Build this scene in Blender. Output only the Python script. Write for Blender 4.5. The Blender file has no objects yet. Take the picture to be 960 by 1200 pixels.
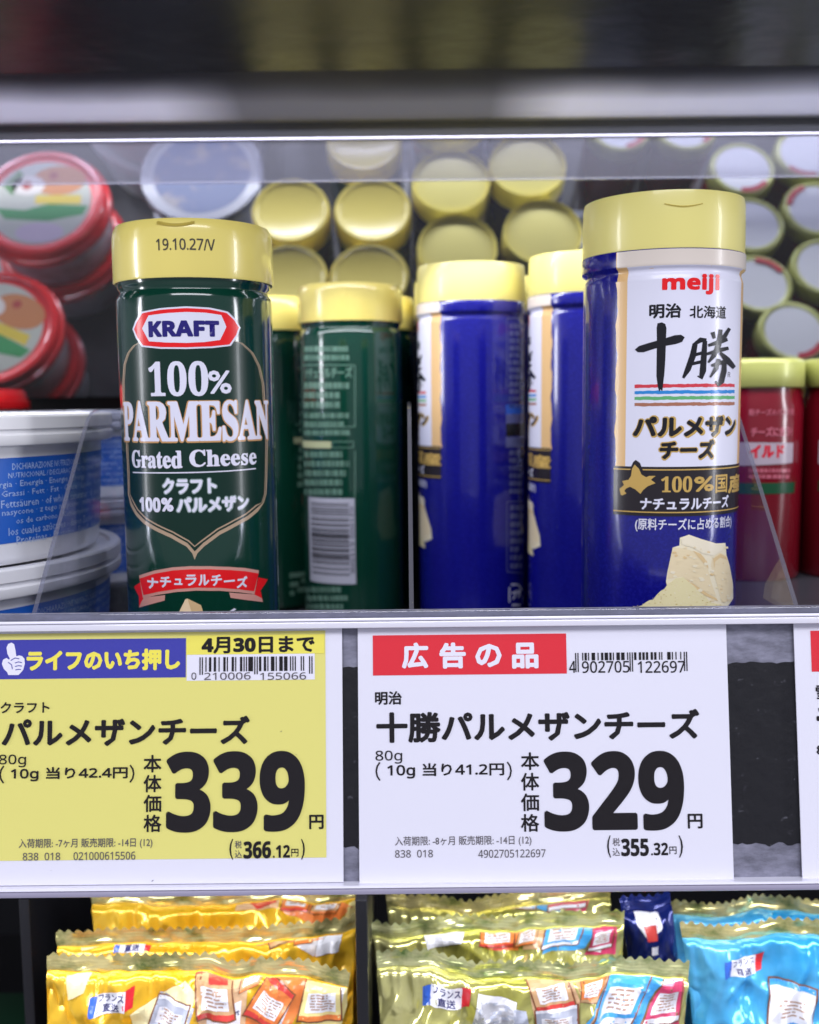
import bpy, bmesh, math, random
from mathutils import Vector, Matrix, noise
R = math.radians
SC = bpy.context.scene
COL = SC.collection
random.seed(7)

# ------------------------------------------------------------------ camera, light, exposure
CAM_Z = 0.087
cam_d = bpy.data.cameras.new('camera'); cam = bpy.data.objects.new('camera', cam_d); COL.objects.link(cam)
CAM_M = Matrix.Translation((0, 0, CAM_Z)) @ Matrix.Rotation(R(90 - 6.2), 4, 'X') @ Matrix.Rotation(R(-0.6), 4, 'Z')
cam.matrix_world = CAM_M
cam_d.sensor_fit = 'HORIZONTAL'; cam_d.sensor_width = 36; cam_d.lens = 45
cam_d.clip_start = 0.01; cam_d.clip_end = 60
cam_d.dof.use_dof = True; cam_d.dof.focus_distance = 0.318; cam_d.dof.aperture_fstop = 14.5
SC.camera = cam

w = bpy.data.worlds.new('World'); SC.world = w; w.use_nodes = True
w.node_tree.nodes['Background'].inputs[0].default_value = (0.80, 0.82, 1.0, 1)
w.node_tree.nodes['Background'].inputs[1].default_value = 0.40

def area(name, loc, target, sx, sy, power, col=(1, 1, 1)):
    l = bpy.data.lights.new(name, 'AREA'); l.shape = 'RECTANGLE'; l.size = sx; l.size_y = sy
    l.energy = power; l.color = col
    o = bpy.data.objects.new(name, l); COL.objects.link(o); o.location = loc
    o.rotation_euler = (Vector(target) - Vector(loc)).to_track_quat('-Z', 'Y').to_euler()
    return o
area('ceiling_lamp', (0.1, -1.1, 1.25), (0, 0.35, 0.0), 1.8, 0.5, 31, (0.93, 0.93, 1.0))
area('aisle_lamp', (-1.05, 0.10, 0.28), (-0.08, 0.36, 0.06), 0.10, 0.9, 7.2, (0.92, 0.93, 1.0))
area('aisle_lamp', (1.05, 0.02, 0.28), (0.08, 0.36, 0.06), 0.10, 0.9, 5.6, (0.92, 0.93, 1.0))
area('under_shelf_fill', (0, 0.400, 0.251), (0, 0.62, 0.15), 1.1, 0.02, 3.7, (0.92, 0.93, 1.0))  # unseen fill, added under the upper shelf to brighten the rear lids
area('under_shelf_fill', (0, 0.345, -0.060), (0, 0.40, -0.30), 1.1, 0.015, 0.95, (0.95, 0.95, 1.0))  # unseen fill, added behind the price rail to brighten the snack pouches
SC.view_settings.view_transform = 'Standard'; SC.view_settings.look = 'None'
SC.view_settings.exposure = 0.0; SC.view_settings.gamma = 1
SC.cycles.max_bounces = 10; SC.cycles.transparent_max_bounces = 16
SC.cycles.caustics_reflective = False; SC.cycles.caustics_refractive = False
SC.cycles.use_denoising = True

# ------------------------------------------------------------------ materials
MATS = {}
def mat(name, col, rough=0.4, metal=0.0, coat=0.0, bump=None, mottle=None, alpha=None, emit=None, spec=None):
    if name in MATS: return MATS[name]
    m = bpy.data.materials.new(name); m.use_nodes = True; nt = m.node_tree; b = nt.nodes['Principled BSDF']
    b.inputs['Base Color'].default_value = (*col, 1); b.inputs['Roughness'].default_value = rough
    b.inputs['Metallic'].default_value = metal; b.inputs['Coat Weight'].default_value = coat
    b.inputs['Coat Roughness'].default_value = 0.06
    if spec is not None: b.inputs['Specular IOR Level'].default_value = spec
    if emit:
        b.inputs['Emission Color'].default_value = (*emit[0], 1); b.inputs['Emission Strength'].default_value = emit[1]
    if bump or mottle:
        tc = nt.nodes.new('ShaderNodeTexCoord')
    if bump:
        sc, st, dist = bump[:3]
        mp = nt.nodes.new('ShaderNodeMapping'); mp.inputs['Scale'].default_value = bump[3] if len(bump) > 3 else (1, 1, 1)
        n = nt.nodes.new('ShaderNodeTexNoise'); n.inputs['Scale'].default_value = sc; n.inputs['Detail'].default_value = 3
        if len(bump) > 4: n.noise_type = 'RIDGED_MULTIFRACTAL'
        bp = nt.nodes.new('ShaderNodeBump'); bp.inputs['Strength'].default_value = st; bp.inputs['Distance'].default_value = dist
        nt.links.new(tc.outputs['Object'], mp.inputs[0]); nt.links.new(mp.outputs[0], n.inputs[0])
        nt.links.new(n.outputs[0], bp.inputs['Height']); nt.links.new(bp.outputs[0], b.inputs['Normal'])
        if coat: nt.links.new(bp.outputs[0], b.inputs['Coat Normal'])
    if mottle:
        sc, c2, lo, hi = mottle[:4]
        n = nt.nodes.new('ShaderNodeTexNoise'); n.inputs['Scale'].default_value = sc; n.inputs['Detail'].default_value = 6
        n.inputs['Roughness'].default_value = 0.65
        r = nt.nodes.new('ShaderNodeValToRGB'); r.color_ramp.elements[0].position = lo; r.color_ramp.elements[1].position = hi
        r.color_ramp.elements[0].color = (*col, 1); r.color_ramp.elements[1].color = (*c2, 1)
        mp = nt.nodes.new('ShaderNodeMapping'); mp.inputs['Scale'].default_value = mottle[4] if len(mottle) > 4 else (1, 1, 1)
        nt.links.new(tc.outputs['Object'], mp.inputs[0]); nt.links.new(mp.outputs[0], n.inputs[0])
        nt.links.new(n.outputs[0], r.inputs[0]); nt.links.new(r.outputs[0], b.inputs['Base Color'])
    MATS[name] = m
    return m

def clear(name, tint=(0.97, 0.98, 1.0), rough=0.03, refl=1.0, haze=0.0, hazecol=(0.7, 0.7, 0.8)):
    """thin clear sheet: see-through with a fresnel reflection and an optional milky part"""
    if name in MATS: return MATS[name]
    m = bpy.data.materials.new(name); m.use_nodes = True; nt = m.node_tree; nt.nodes.clear()
    out = nt.nodes.new('ShaderNodeOutputMaterial'); tr = nt.nodes.new('ShaderNodeBsdfTransparent'); tr.inputs[0].default_value = (*tint, 1)
    gl = nt.nodes.new('ShaderNodeBsdfGlossy'); gl.inputs['Roughness'].default_value = rough
    lw = nt.nodes.new('ShaderNodeLayerWeight'); lw.inputs[0].default_value = 0.5
    fr = nt.nodes.new('ShaderNodeMath'); fr.operation = 'POWER'; fr.inputs[1].default_value = 5.0; nt.links.new(lw.outputs['Facing'], fr.inputs[0])
    ad = nt.nodes.new('ShaderNodeMath'); ad.operation = 'MULTIPLY_ADD'; ad.inputs[1].default_value = 0.6; ad.inputs[2].default_value = 0.03; nt.links.new(fr.outputs[0], ad.inputs[0]); fr = ad
    mul = nt.nodes.new('ShaderNodeMath'); mul.operation = 'MULTIPLY'; mul.inputs[1].default_value = refl
    mx = nt.nodes.new('ShaderNodeMixShader')
    nt.links.new(fr.outputs[0], mul.inputs[0]); nt.links.new(mul.outputs[0], mx.inputs[0])
    df = nt.nodes.new('ShaderNodeBsdfDiffuse'); df.inputs[0].default_value = (*hazecol, 1)
    m2 = nt.nodes.new('ShaderNodeMixShader'); m2.inputs[0].default_value = haze
    nt.links.new(tr.outputs[0], m2.inputs[1]); nt.links.new(df.outputs[0], m2.inputs[2])
    nt.links.new(m2.outputs[0], mx.inputs[1]); nt.links.new(gl.outputs[0], mx.inputs[2]); nt.links.new(mx.outputs[0], out.inputs[0])
    MATS[name] = m
    return m

def ink(name, col, rough=0.22): return mat('ink_' + name, col, 0.26, coat=0.12, spec=.32)
def card_ink(name, col): return mat('print_' + name, col, 0.5, spec=0.12)

# ------------------------------------------------------------------ helpers
def new_obj(name, bm, mats, parent=None, smooth=False, sharp=None):
    me = bpy.data.meshes.new(name); bm.normal_update(); bm.to_mesh(me); bm.free()
    for m in (mats if isinstance(mats, (list, tuple)) else [mats]): me.materials.append(m)
    if smooth:
        for p in me.polygons: p.use_smooth = True
        if sharp: me.set_sharp_from_angle(angle=R(sharp))
    o = bpy.data.objects.new(name, me); COL.objects.link(o)
    if parent: o.parent = parent
    return o
def tag(o, label=None, cat=None, group=None, kind=None):
    for k, v in (('label', label), ('category', cat), ('group', group), ('kind', kind)):
        if v: o[k] = v
    return o
def thing(name, label, cat, loc=(0, 0, 0), rot=(0, 0, 0), group=None):
    o = bpy.data.objects.new(name, None); COL.objects.link(o); o.empty_display_size = 0.01
    o.location = loc; o.rotation_euler = rot
    return tag(o, label, cat, group)
def copy_tree(o, parent=None):
    c = o.copy(); COL.objects.link(c)
    if parent: c.parent = parent
    for ch in list(o.children): copy_tree(ch, c)
    return c
def bbox(bm, lo, hi, bev=0.0, seg=2):
    r = bmesh.ops.create_cube(bm, size=1)
    for v in r['verts']:
        v.co = Vector([(lo[i] + hi[i]) / 2 + v.co[i] * (hi[i] - lo[i]) for i in range(3)])
    if bev:
        es = list({e for v in r['verts'] for e in v.link_edges})
        bmesh.ops.bevel(bm, geom=es, offset=bev, segments=seg, affect='EDGES', profile=0.5)
    return bm
def boxobj(name, lo, hi, m, parent=None, bev=0.0, smooth=False):
    bm = bmesh.new(); bbox(bm, lo, hi, bev); return new_obj(name, bm, m, parent, smooth=bev > 0, sharp=40)
def lathe(prof, n=96, cap_ends=True):
    bm = bmesh.new(); rings = []
    for r, z in prof:
        if r < 1e-6: rings.append([bm.verts.new((0, 0, z))]); continue
        rings.append([bm.verts.new((r * math.sin(2 * math.pi * i / n), -r * math.cos(2 * math.pi * i / n), z)) for i in range(n)])
    for a, b in zip(rings, rings[1:]):
        for i in range(n):
            j = (i + 1) % n
            if len(a) == 1: bm.faces.new((a[0], b[j], b[i]))
            elif len(b) == 1: bm.faces.new((a[i], a[j], b[0]))
            else: bm.faces.new((a[i], a[j], b[j], b[i]))
    bmesh.ops.recalc_face_normals(bm, faces=bm.faces)
    return bm

def cam_ray(px, py):
    d = Vector(((px - 480) / 1200, -(py - 600) / 1200, -1))
    return CAM_M.translation.copy(), (CAM_M.to_3x3() @ d).normalized()
def at(px, py, Y):
    o, d = cam_ray(px, py); return o + d * ((Y - o.y) / d.y)

# ---- surfaces that print is laid on: hit() goes from the picture to surface coordinates, pos() to local space
class Cyl:
    def __init__(s, rad, M, rfun=None):
        s.rad = rad; s.M = M; s.rfun = rfun; s.step = (0.0016, None)
    def hit(s, px, py):
        o, d = cam_ray(px, py); inv = s.M.inverted(); o = inv @ o; d = (inv.to_3x3() @ d)
        A = d.x ** 2 + d.y ** 2; B = o.x * d.x + o.y * d.y; C = o.x ** 2 + o.y ** 2 - s.rad ** 2
        D = max(B * B - A * C, 0); t = (-B - math.sqrt(D)) / A; p = o + d * t
        a = math.atan2(p.x, -p.y)
        c = s.__dict__.get('centre', 0)
        while a < c - math.pi: a += 2 * math.pi
        while a > c + math.pi: a -= 2 * math.pi
        return a * s.rad, p.z
    def pos(s, u, v, off):
        a = u / s.rad; r = (s.rfun(v) if s.rfun else s.rad) + off
        return Vector((r * math.sin(a), -r * math.cos(a), v))
class Flat:
    def __init__(s, M, depth=0.0, fun=None, step=(None, None)):
        s.M = M; s.depth = depth; s.fun = fun; s.step = step
    def hit(s, px, py):
        o, d = cam_ray(px, py); inv = s.M.inverted(); o = inv @ o; d = inv.to_3x3() @ d
        t = (-s.depth - o.y) / d.y; p = o + d * t; return p.x, p.z
    def pos(s, u, v, off):
        if s.fun: return s.fun(u, v, off)
        return Vector((u, -s.depth - off, v))

TEXTS = {}
def text_mesh(s, res):
    if (s, res) not in TEXTS:
        c = bpy.data.curves.new('lettering', 'FONT'); c.body = s; c.size = 1; c.resolution_u = res
        o = bpy.data.objects.new('lettering', c); me = bpy.data.meshes.new_from_object(o)
        bpy.data.objects.remove(o); bpy.data.curves.remove(c); TEXTS[(s, res)] = me
    return TEXTS[(s, res)]
def serif(s):
    r = ''
    for ch in s:
        if 'A' <= ch <= 'Z': r += chr(0x1D400 + ord(ch) - 65)
        elif 'a' <= ch <= 'z': r += chr(0x1D41A + ord(ch) - 97)
        elif '0' <= ch <= '9': r += chr(0x1D7CE + ord(ch) - 48)
        else: r += ch
    return r
def sansb(s):
    r = ''
    for ch in s:
        if 'A' <= ch <= 'Z': r += chr(0x1D5D4 + ord(ch) - 65)
        elif 'a' <= ch <= 'z': r += chr(0x1D5EE + ord(ch) - 97)
        elif '0' <= ch <= '9': r += chr(0x1D7EC + ord(ch) - 48)
        else: r += ch
    return r
def sans(s):
    r = ''
    for ch in s:
        if 'A' <= ch <= 'Z': r += chr(0x1D5A0 + ord(ch) - 65)
        elif 'a' <= ch <= 'z': r += chr(0x1D5BA + ord(ch) - 97)
        elif '0' <= ch <= '9': r += chr(0x1D7E2 + ord(ch) - 48)
        else: r += ch
    return r

LAYER = 0.00006
class Print:
    def __init__(s, surf, base=0.00004):
        s.surf = surf; s.base = base; s.V = []; s.F = []; s.Mi = []; s.mats = []
    def add(s, bm, m, off):
        if m not in s.mats: s.mats.append(m)
        mi = s.mats.index(m)
        if bm.verts:
            for ax in (0, 1):
                st = s.surf.step[ax]
                if not st: continue
                lo = min(v.co[ax] for v in bm.verts); hi = max(v.co[ax] for v in bm.verts)
                k = math.ceil(lo / st + 1e-6)
                while k * st < hi - 1e-7:
                    co = [0, 0, 0]; no = [0, 0, 0]; co[ax] = k * st; no[ax] = 1
                    bmesh.ops.bisect_plane(bm, geom=bm.verts[:] + bm.edges[:] + bm.faces[:], plane_co=co, plane_no=no, dist=1e-8)
                    k += 1
        n0 = len(s.V); bm.verts.index_update()
        for v in bm.verts: s.V.append(s.surf.pos(v.co.x, v.co.y, off))
        for f in bm.faces:
            s.F.append([n0 + v.index for v in f.verts]); s.Mi.append(mi)
        bm.free()
    def box(s, b):
        x0, y0, x1, y1 = b; xm, ym = (x0 + x1) / 2, (y0 + y1) / 2
        return s.surf.hit(x0, ym)[0], s.surf.hit(xm, y1)[1], s.surf.hit(x1, ym)[0], s.surf.hit(xm, y0)[1]
    def text(s, st, b, m, layer=1, bold=0.0, shear=0.0, res=2, uvbox=None, vert=False, spread=0):
        """bold is in picture pixels: the glyphs are stamped again round a small circle to thicken them"""
        me = text_mesh(st, res)
        if not me.vertices: return
        u0, v0, u1, v1 = uvbox or s.box(b)
        pxs = abs(u1 - u0) / max(1, (b[2] - b[0])) if b else 1.0
        bw = bold * pxs
        xs = [v.co.x for v in me.vertices]; ys = [v.co.y for v in me.vertices]
        X0, X1, Y0, Y1 = min(xs), max(xs), min(ys), max(ys)
        stamps = [(0, 0)]
        if bw > 0:
            k = 6 if bold < .9 else 10
            stamps = [(bw * math.cos(2 * math.pi * i / k), bw * math.sin(2 * math.pi * i / k)) for i in range(k)]
            if bold > 1.3: stamps.append((0, 0))
        uu0, uu1, vv0, vv1 = u0 + bw - spread * pxs, u1 - bw + spread * pxs, v0 + bw - spread * pxs, v1 - bw + spread * pxs
        for i, (du, dv) in enumerate(stamps):
            bm = bmesh.new(); bm.from_mesh(me)
            for v in bm.verts:
                a = (v.co.x - X0) / (X1 - X0); c = (v.co.y - Y0) / max(Y1 - Y0, 1e-6)
                if vert: a, c = c, 1 - a
                v.co = Vector((uu0 + a * (uu1 - uu0) + du + shear * (c - .5) * (v1 - v0), vv0 + c * (vv1 - vv0) + dv, 0))
            s.add(bm, m, s.base + layer * LAYER + i * 0.000003)
    def uvpoly(s, pts, m, layer=1):
        bm = bmesh.new(); vs = [bm.verts.new((x, y, 0)) for x, y in pts]
        f = bm.faces.new(vs); bm.normal_update()
        if f.normal.z < 0: f.normal_flip()
        if len(pts) > 4 or True: bmesh.ops.triangulate(bm, faces=bm.faces[:])
        s.add(bm, m, s.base + layer * LAYER)
    def poly(s, pts, m, layer=1): s.uvpoly([s.surf.hit(*p) for p in pts], m, layer)
    def rect(s, b, m, layer=1):
        u0, v0, u1, v1 = s.box(b); s.uvpoly([(u0, v0), (u1, v0), (u1, v1), (u0, v1)], m, layer)
    def npoly(s, b, pts, m, layer=1):
        u0, v0, u1, v1 = s.box(b); s.uvpoly([(u0 + x * (u1 - u0), v1 + y * (v0 - v1)) for x, y in pts], m, layer)
    def line(s, pts, wd, m, layer=1):
        P = [s.surf.hit(*p) for p in pts]; a, b = s.surf.hit(480, 600), s.surf.hit(481, 600)
        k = wd * 0.5 * 0.00028 if not hasattr(s, 'pxs') else wd * 0.5 * s.pxs
        L, Rr = [], []
        for i, p in enumerate(P):
            q0 = P[max(i - 1, 0)]; q1 = P[min(i + 1, len(P) - 1)]; dx, dy = q1[0] - q0[0], q1[1] - q0[1]
            l = math.hypot(dx, dy) or 1; nx, ny = -dy / l * k, dx / l * k
            L.append((p[0] + nx, p[1] + ny)); Rr.append((p[0] - nx, p[1] - ny))
        for i in range(len(P) - 1): s.uvpoly([L[i], L[i + 1], Rr[i + 1], Rr[i]], m, layer)
    def build(s, name, parent, smooth=None):
        if smooth is None: smooth = isinstance(s.surf, Cyl)
        me = bpy.data.meshes.new(name); me.from_pydata(s.V, [], s.F)
        for m in s.mats: me.materials.append(m)
        me.polygons.foreach_set('material_index', s.Mi)
        if smooth: me.polygons.foreach_set('use_smooth', [True] * len(s.F))
        me.update()
        o = bpy.data.objects.new(name, me); COL.objects.link(o); o.parent = parent
        return o

def ean(digits):
    Lc = ['0001101', '0011001', '0010011', '0111101', '0100011', '0110001', '0101111', '0111011', '0110111', '0001011']
    par = ['LLLLLL', 'LLGLGG', 'LLGGLG', 'LLGGGL', 'LGLLGG', 'LGGLLG', 'LGGGLL', 'LGLGLG', 'LGLGGL', 'LGGLGL'][int(digits[0])]
    inv = lambda x: ''.join('1' if c == '0' else '0' for c in x)
    s = '101'
    for d, p in zip(digits[1:7], par): s += Lc[int(d)] if p == 'L' else inv(Lc[int(d)])[::-1]
    s += '01010'
    for d in digits[7:]: s += inv(Lc[int(d)])
    return s + '101'
def barcode(P, b, digits, m, layer=1, guard=0, vertical=False):
    u0, v0, u1, v1 = P.box(b); s = ean(digits); n = len(s); i = 0
    while i < n:
        if s[i] == '1':
            j = i
            while j < n and s[j] == '1': j += 1
            g = guard if (i < 3 or i >= n - 3 or 45 <= i < 50) else 0
            if vertical: P.uvpoly([(u0, v1 + (v0 - v1) * i / n), (u1, v1 + (v0 - v1) * i / n), (u1, v1 + (v0 - v1) * j / n), (u0, v1 + (v0 - v1) * j / n)], m, layer)
            else: P.uvpoly([(u0 + (u1 - u0) * i / n, v0 - g), (u0 + (u1 - u0) * j / n, v0 - g), (u0 + (u1 - u0) * j / n, v1), (u0 + (u1 - u0) * i / n, v1)], m, layer)
            i = j
        else: i += 1
def tiny_rows(P, b, rows, m, layer=1, seed=1, fill=0.62, minw=1.5, maxw=6):
    """print too small to read: rows of broken dashes"""
    rnd = random.Random(seed); x0, y0, x1, y1 = b; h = (y1 - y0) / rows
    for r in range(rows):
        x = x0; y = y0 + r * h; end = x1 - rnd.random() * (x1 - x0) * 0.25
        while x < end:
            wd = rnd.uniform(minw, maxw); 
            if x + wd > x1: break
            P.rect((x, y + h * (1 - fill) / 2 + rnd.uniform(-.2, .2), x + wd, y + h * (1 + fill) / 2), m, layer); x += wd + rnd.uniform(.6, 1.6)

# ------------------------------------------------------------------ setting: shelf boards, mirror, case
M_dark = mat('dark_shelf_coating', (0.035, 0.036, 0.045), 0.32, coat=0.3, bump=(60, .15, .002))
M_black = mat('black_plastic', (0.008, 0.008, 0.011), 0.35)
MPX = {}
M_under = mat('underside_metal', (0.034, 0.035, 0.048), 0.25, metal=0.85, bump=(25, .25, .004), mottle=(30, (0.022, 0.022, 0.032), .35, .7))
FLOOR = -0.034
tag(boxobj('shelf_floor', (-0.75, 0.312, FLOOR - 0.006), (0.75, 0.80, FLOOR), M_dark), kind='structure')
tag(boxobj('shelf_riser', (-0.75, 0.4835, FLOOR), (-0.1168, 0.74, 0.0), M_dark), 'dark riser platform under the red lidded tubs', 'riser')
tag(boxobj('shelf_riser', (-0.75, 0.3125, FLOOR), (-0.1168, 0.483, -0.0205), M_dark), 'low dark riser platform under the wide white tubs', 'riser')
tag(boxobj('shelf_riser', (0.1200, 0.3125, FLOOR), (0.75, 0.74, 0.0), M_dark), 'dark riser platform under the red jars', 'riser')
tag(boxobj('upper_shelf', (-0.75, 0.20, CAM_Z + 0.172), (0.75, 0.80, CAM_Z + 0.19), M_under), kind='structure')
tag(boxobj('case_back_wall', (-0.75, 0.80, -0.45), (0.75, 0.81, 0.45), M_black), kind='structure')
tag(boxobj('lower_shelf_floor', (-0.75, 0.15, -0.352), (0.75, 0.80, -0.346), M_black), kind='structure')
tag(boxobj('case_floor_front', (-3, -3, -0.9), (3, 0.14, -0.88), mat('shop_floor', (.55, .54, .56), .35)), kind='structure')

th = R(31)
mt = thing('mirror', 'tilted mirror at the back of the shelf reflecting the lids of the stock', 'mirror', (0, 0.6755, CAM_Z + 0.0925), (R(31), 0, 0))
M_mirror = mat('mirror_silver', (0.78, 0.80, 0.86), 0.018, metal=0.98, bump=(6, .02, .002))
boxobj('glass', (-0.7, 0, -0.102), (0.7, 0.003, 0.0755), M_mirror, mt)
boxobj('top_frame', (-0.7, -0.004, 0.076), (0.7, 0.006, 0.0935), mat('frame_dark', (0.05, 0.052, 0.065), 0.35), mt, bev=0.001)
# added strip by the mirror, a soft reflected light band painted into its colour
M_strip = mat('painted_light_band', (0.8, 0.8, 0.95), 0.5, spec=.15)
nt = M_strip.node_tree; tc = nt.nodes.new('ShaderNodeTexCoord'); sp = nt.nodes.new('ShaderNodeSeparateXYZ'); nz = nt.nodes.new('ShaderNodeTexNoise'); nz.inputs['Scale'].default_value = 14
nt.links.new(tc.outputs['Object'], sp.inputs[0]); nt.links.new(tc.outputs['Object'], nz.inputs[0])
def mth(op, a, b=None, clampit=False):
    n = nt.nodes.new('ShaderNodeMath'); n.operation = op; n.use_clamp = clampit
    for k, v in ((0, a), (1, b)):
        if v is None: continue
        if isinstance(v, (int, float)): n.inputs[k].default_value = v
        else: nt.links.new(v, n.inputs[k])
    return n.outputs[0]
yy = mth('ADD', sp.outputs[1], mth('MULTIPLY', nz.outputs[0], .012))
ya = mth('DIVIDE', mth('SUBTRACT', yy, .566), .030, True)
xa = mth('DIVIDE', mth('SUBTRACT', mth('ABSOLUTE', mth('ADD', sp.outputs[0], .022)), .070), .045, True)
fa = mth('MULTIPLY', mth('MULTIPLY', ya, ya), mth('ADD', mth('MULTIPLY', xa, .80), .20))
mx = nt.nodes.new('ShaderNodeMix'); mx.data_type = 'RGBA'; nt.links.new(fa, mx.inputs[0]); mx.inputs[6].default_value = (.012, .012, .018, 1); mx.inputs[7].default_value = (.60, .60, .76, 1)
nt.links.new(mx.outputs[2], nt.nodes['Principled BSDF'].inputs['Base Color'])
M_pale = mat('pale_painted_metal', (0.62, 0.62, 0.74), 0.35)
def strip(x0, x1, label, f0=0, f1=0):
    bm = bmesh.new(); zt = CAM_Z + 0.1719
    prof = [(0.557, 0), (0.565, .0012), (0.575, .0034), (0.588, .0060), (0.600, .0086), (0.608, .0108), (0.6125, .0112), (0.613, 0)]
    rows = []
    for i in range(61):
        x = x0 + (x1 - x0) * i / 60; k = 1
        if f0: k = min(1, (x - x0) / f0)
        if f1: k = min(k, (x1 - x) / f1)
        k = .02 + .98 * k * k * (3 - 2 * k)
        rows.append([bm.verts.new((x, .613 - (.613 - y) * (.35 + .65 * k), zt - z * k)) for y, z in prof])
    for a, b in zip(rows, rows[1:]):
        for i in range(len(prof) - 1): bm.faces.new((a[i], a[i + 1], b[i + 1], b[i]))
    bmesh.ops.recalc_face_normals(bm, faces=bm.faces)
    tag(new_obj('light_band_strip', bm, M_strip, smooth=True), label, 'lamp cover')  # added strip that carries the painted light band, no lamp behind it
strip(-0.74, 0.74, 'added strip under the upper shelf with a soft reflected light band painted on it')

# smoky clear band hung behind the front canisters
gr = thing('guard_strip', 'clear smoky acrylic strip running across the shelf in front of the mirrored lids', 'guard strip', (0, 0.47, CAM_Z))
zA = at(480, 163, 0.47).z - CAM_Z; zB = at(480, 210, 0.47).z - CAM_Z
boxobj('clear_sheet', (-0.6, 0, zB), (0.6, 0.0015, zA), clear('smoky_acrylic', (0.66, 0.66, 0.72), 0.05, 1.0, 0.05, (0.6, 0.6, 0.7)), gr)
boxobj('top_edge', (-0.6, -0.0008, zA), (0.6, 0.0022, zA + 0.0012), mat('edge_bright', (0.30, 0.29, 0.38), 0.2), gr, bev=0.0004)
boxobj('bottom_edge', (-0.6, -0.0004, zB - 0.0008), (0.6, 0.0018, zB), clear('edge_faint', (.8, .8, .86), .2, .5, .14, (.6, .6, .7)), gr)

# ------------------------------------------------------------------ clear dividers
M_acr = clear('acrylic_face', (0.86, 0.87, 0.92), 0.03, 1.2, 0.03, (0.7, 0.7, 0.8))
M_edge = clear('acrylic_edge', (0.50, 0.52, 0.62), 0.12, 1.3, 0.16, (0.6, 0.6, 0.72))
def divider(x, label):
    root = thing('shelf_divider', label, 'divider', (x, 0.306, 0))
    prof = [(0, FLOOR + .0005), (0.0, 0.022), (0.012, 0.0335), (0.035, 0.0555), (0.058, 0.0775), (0.0625, 0.0815), (0.068, 0.084), (0.075, 0.085), (0.33, 0.087), (0.33, FLOOR + .0005)]
    bm = bmesh.new(); t = 0.0007
    a = [bm.verts.new((-t, y, z)) for y, z in prof]; b = [bm.verts.new((t, y, z)) for y, z in prof]
    bm.faces.new(a); bm.faces.new(b[::-1])
    new_obj('fin', bm, M_acr, root)
    bm = bmesh.new()
    a = [bm.verts.new((-t, y, z)) for y, z in prof]; b = [bm.verts.new((t, y, z)) for y, z in prof]
    for i in range(len(prof) - 1): bm.faces.new((a[i], a[i + 1], b[i + 1], b[i]))
    new_obj('polished_edge', bm, M_edge, root)
    return root
divider(-0.1150, 'clear acrylic fin between the white tubs and the green canister')
divider(0.0003, 'clear acrylic fin seen edge-on between green and blue canisters')
divider(0.1178, 'clear acrylic fin right of the large blue canister, before the red jars')

# ------------------------------------------------------------------ canisters
CAPY = (0.90, 0.76, 0.20)
M_cap = mat('yellow_cap_plastic', CAPY, 0.24, coat=0.4, spec=0.5, bump=(40, .04, .001))
M_cap2 = mat('yellow_cap_plastic_matt', (0.92, 0.83, 0.27), 0.34, coat=0.25, bump=(40, .04, .001))
M_green = mat('green_shrink_film', (0.002, 0.036, 0.021), 0.14, coat=0.6, bump=(38, .10, .0012, (1, 1, .35)))
M_blue = mat('blue_shrink_film', (0.004, 0.004, 0.185), 0.22, coat=0.6, bump=(38, .10, .0012, (1, 1, .35)), mottle=(900, (0.007, 0.008, 0.24), .45, .6))

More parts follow.
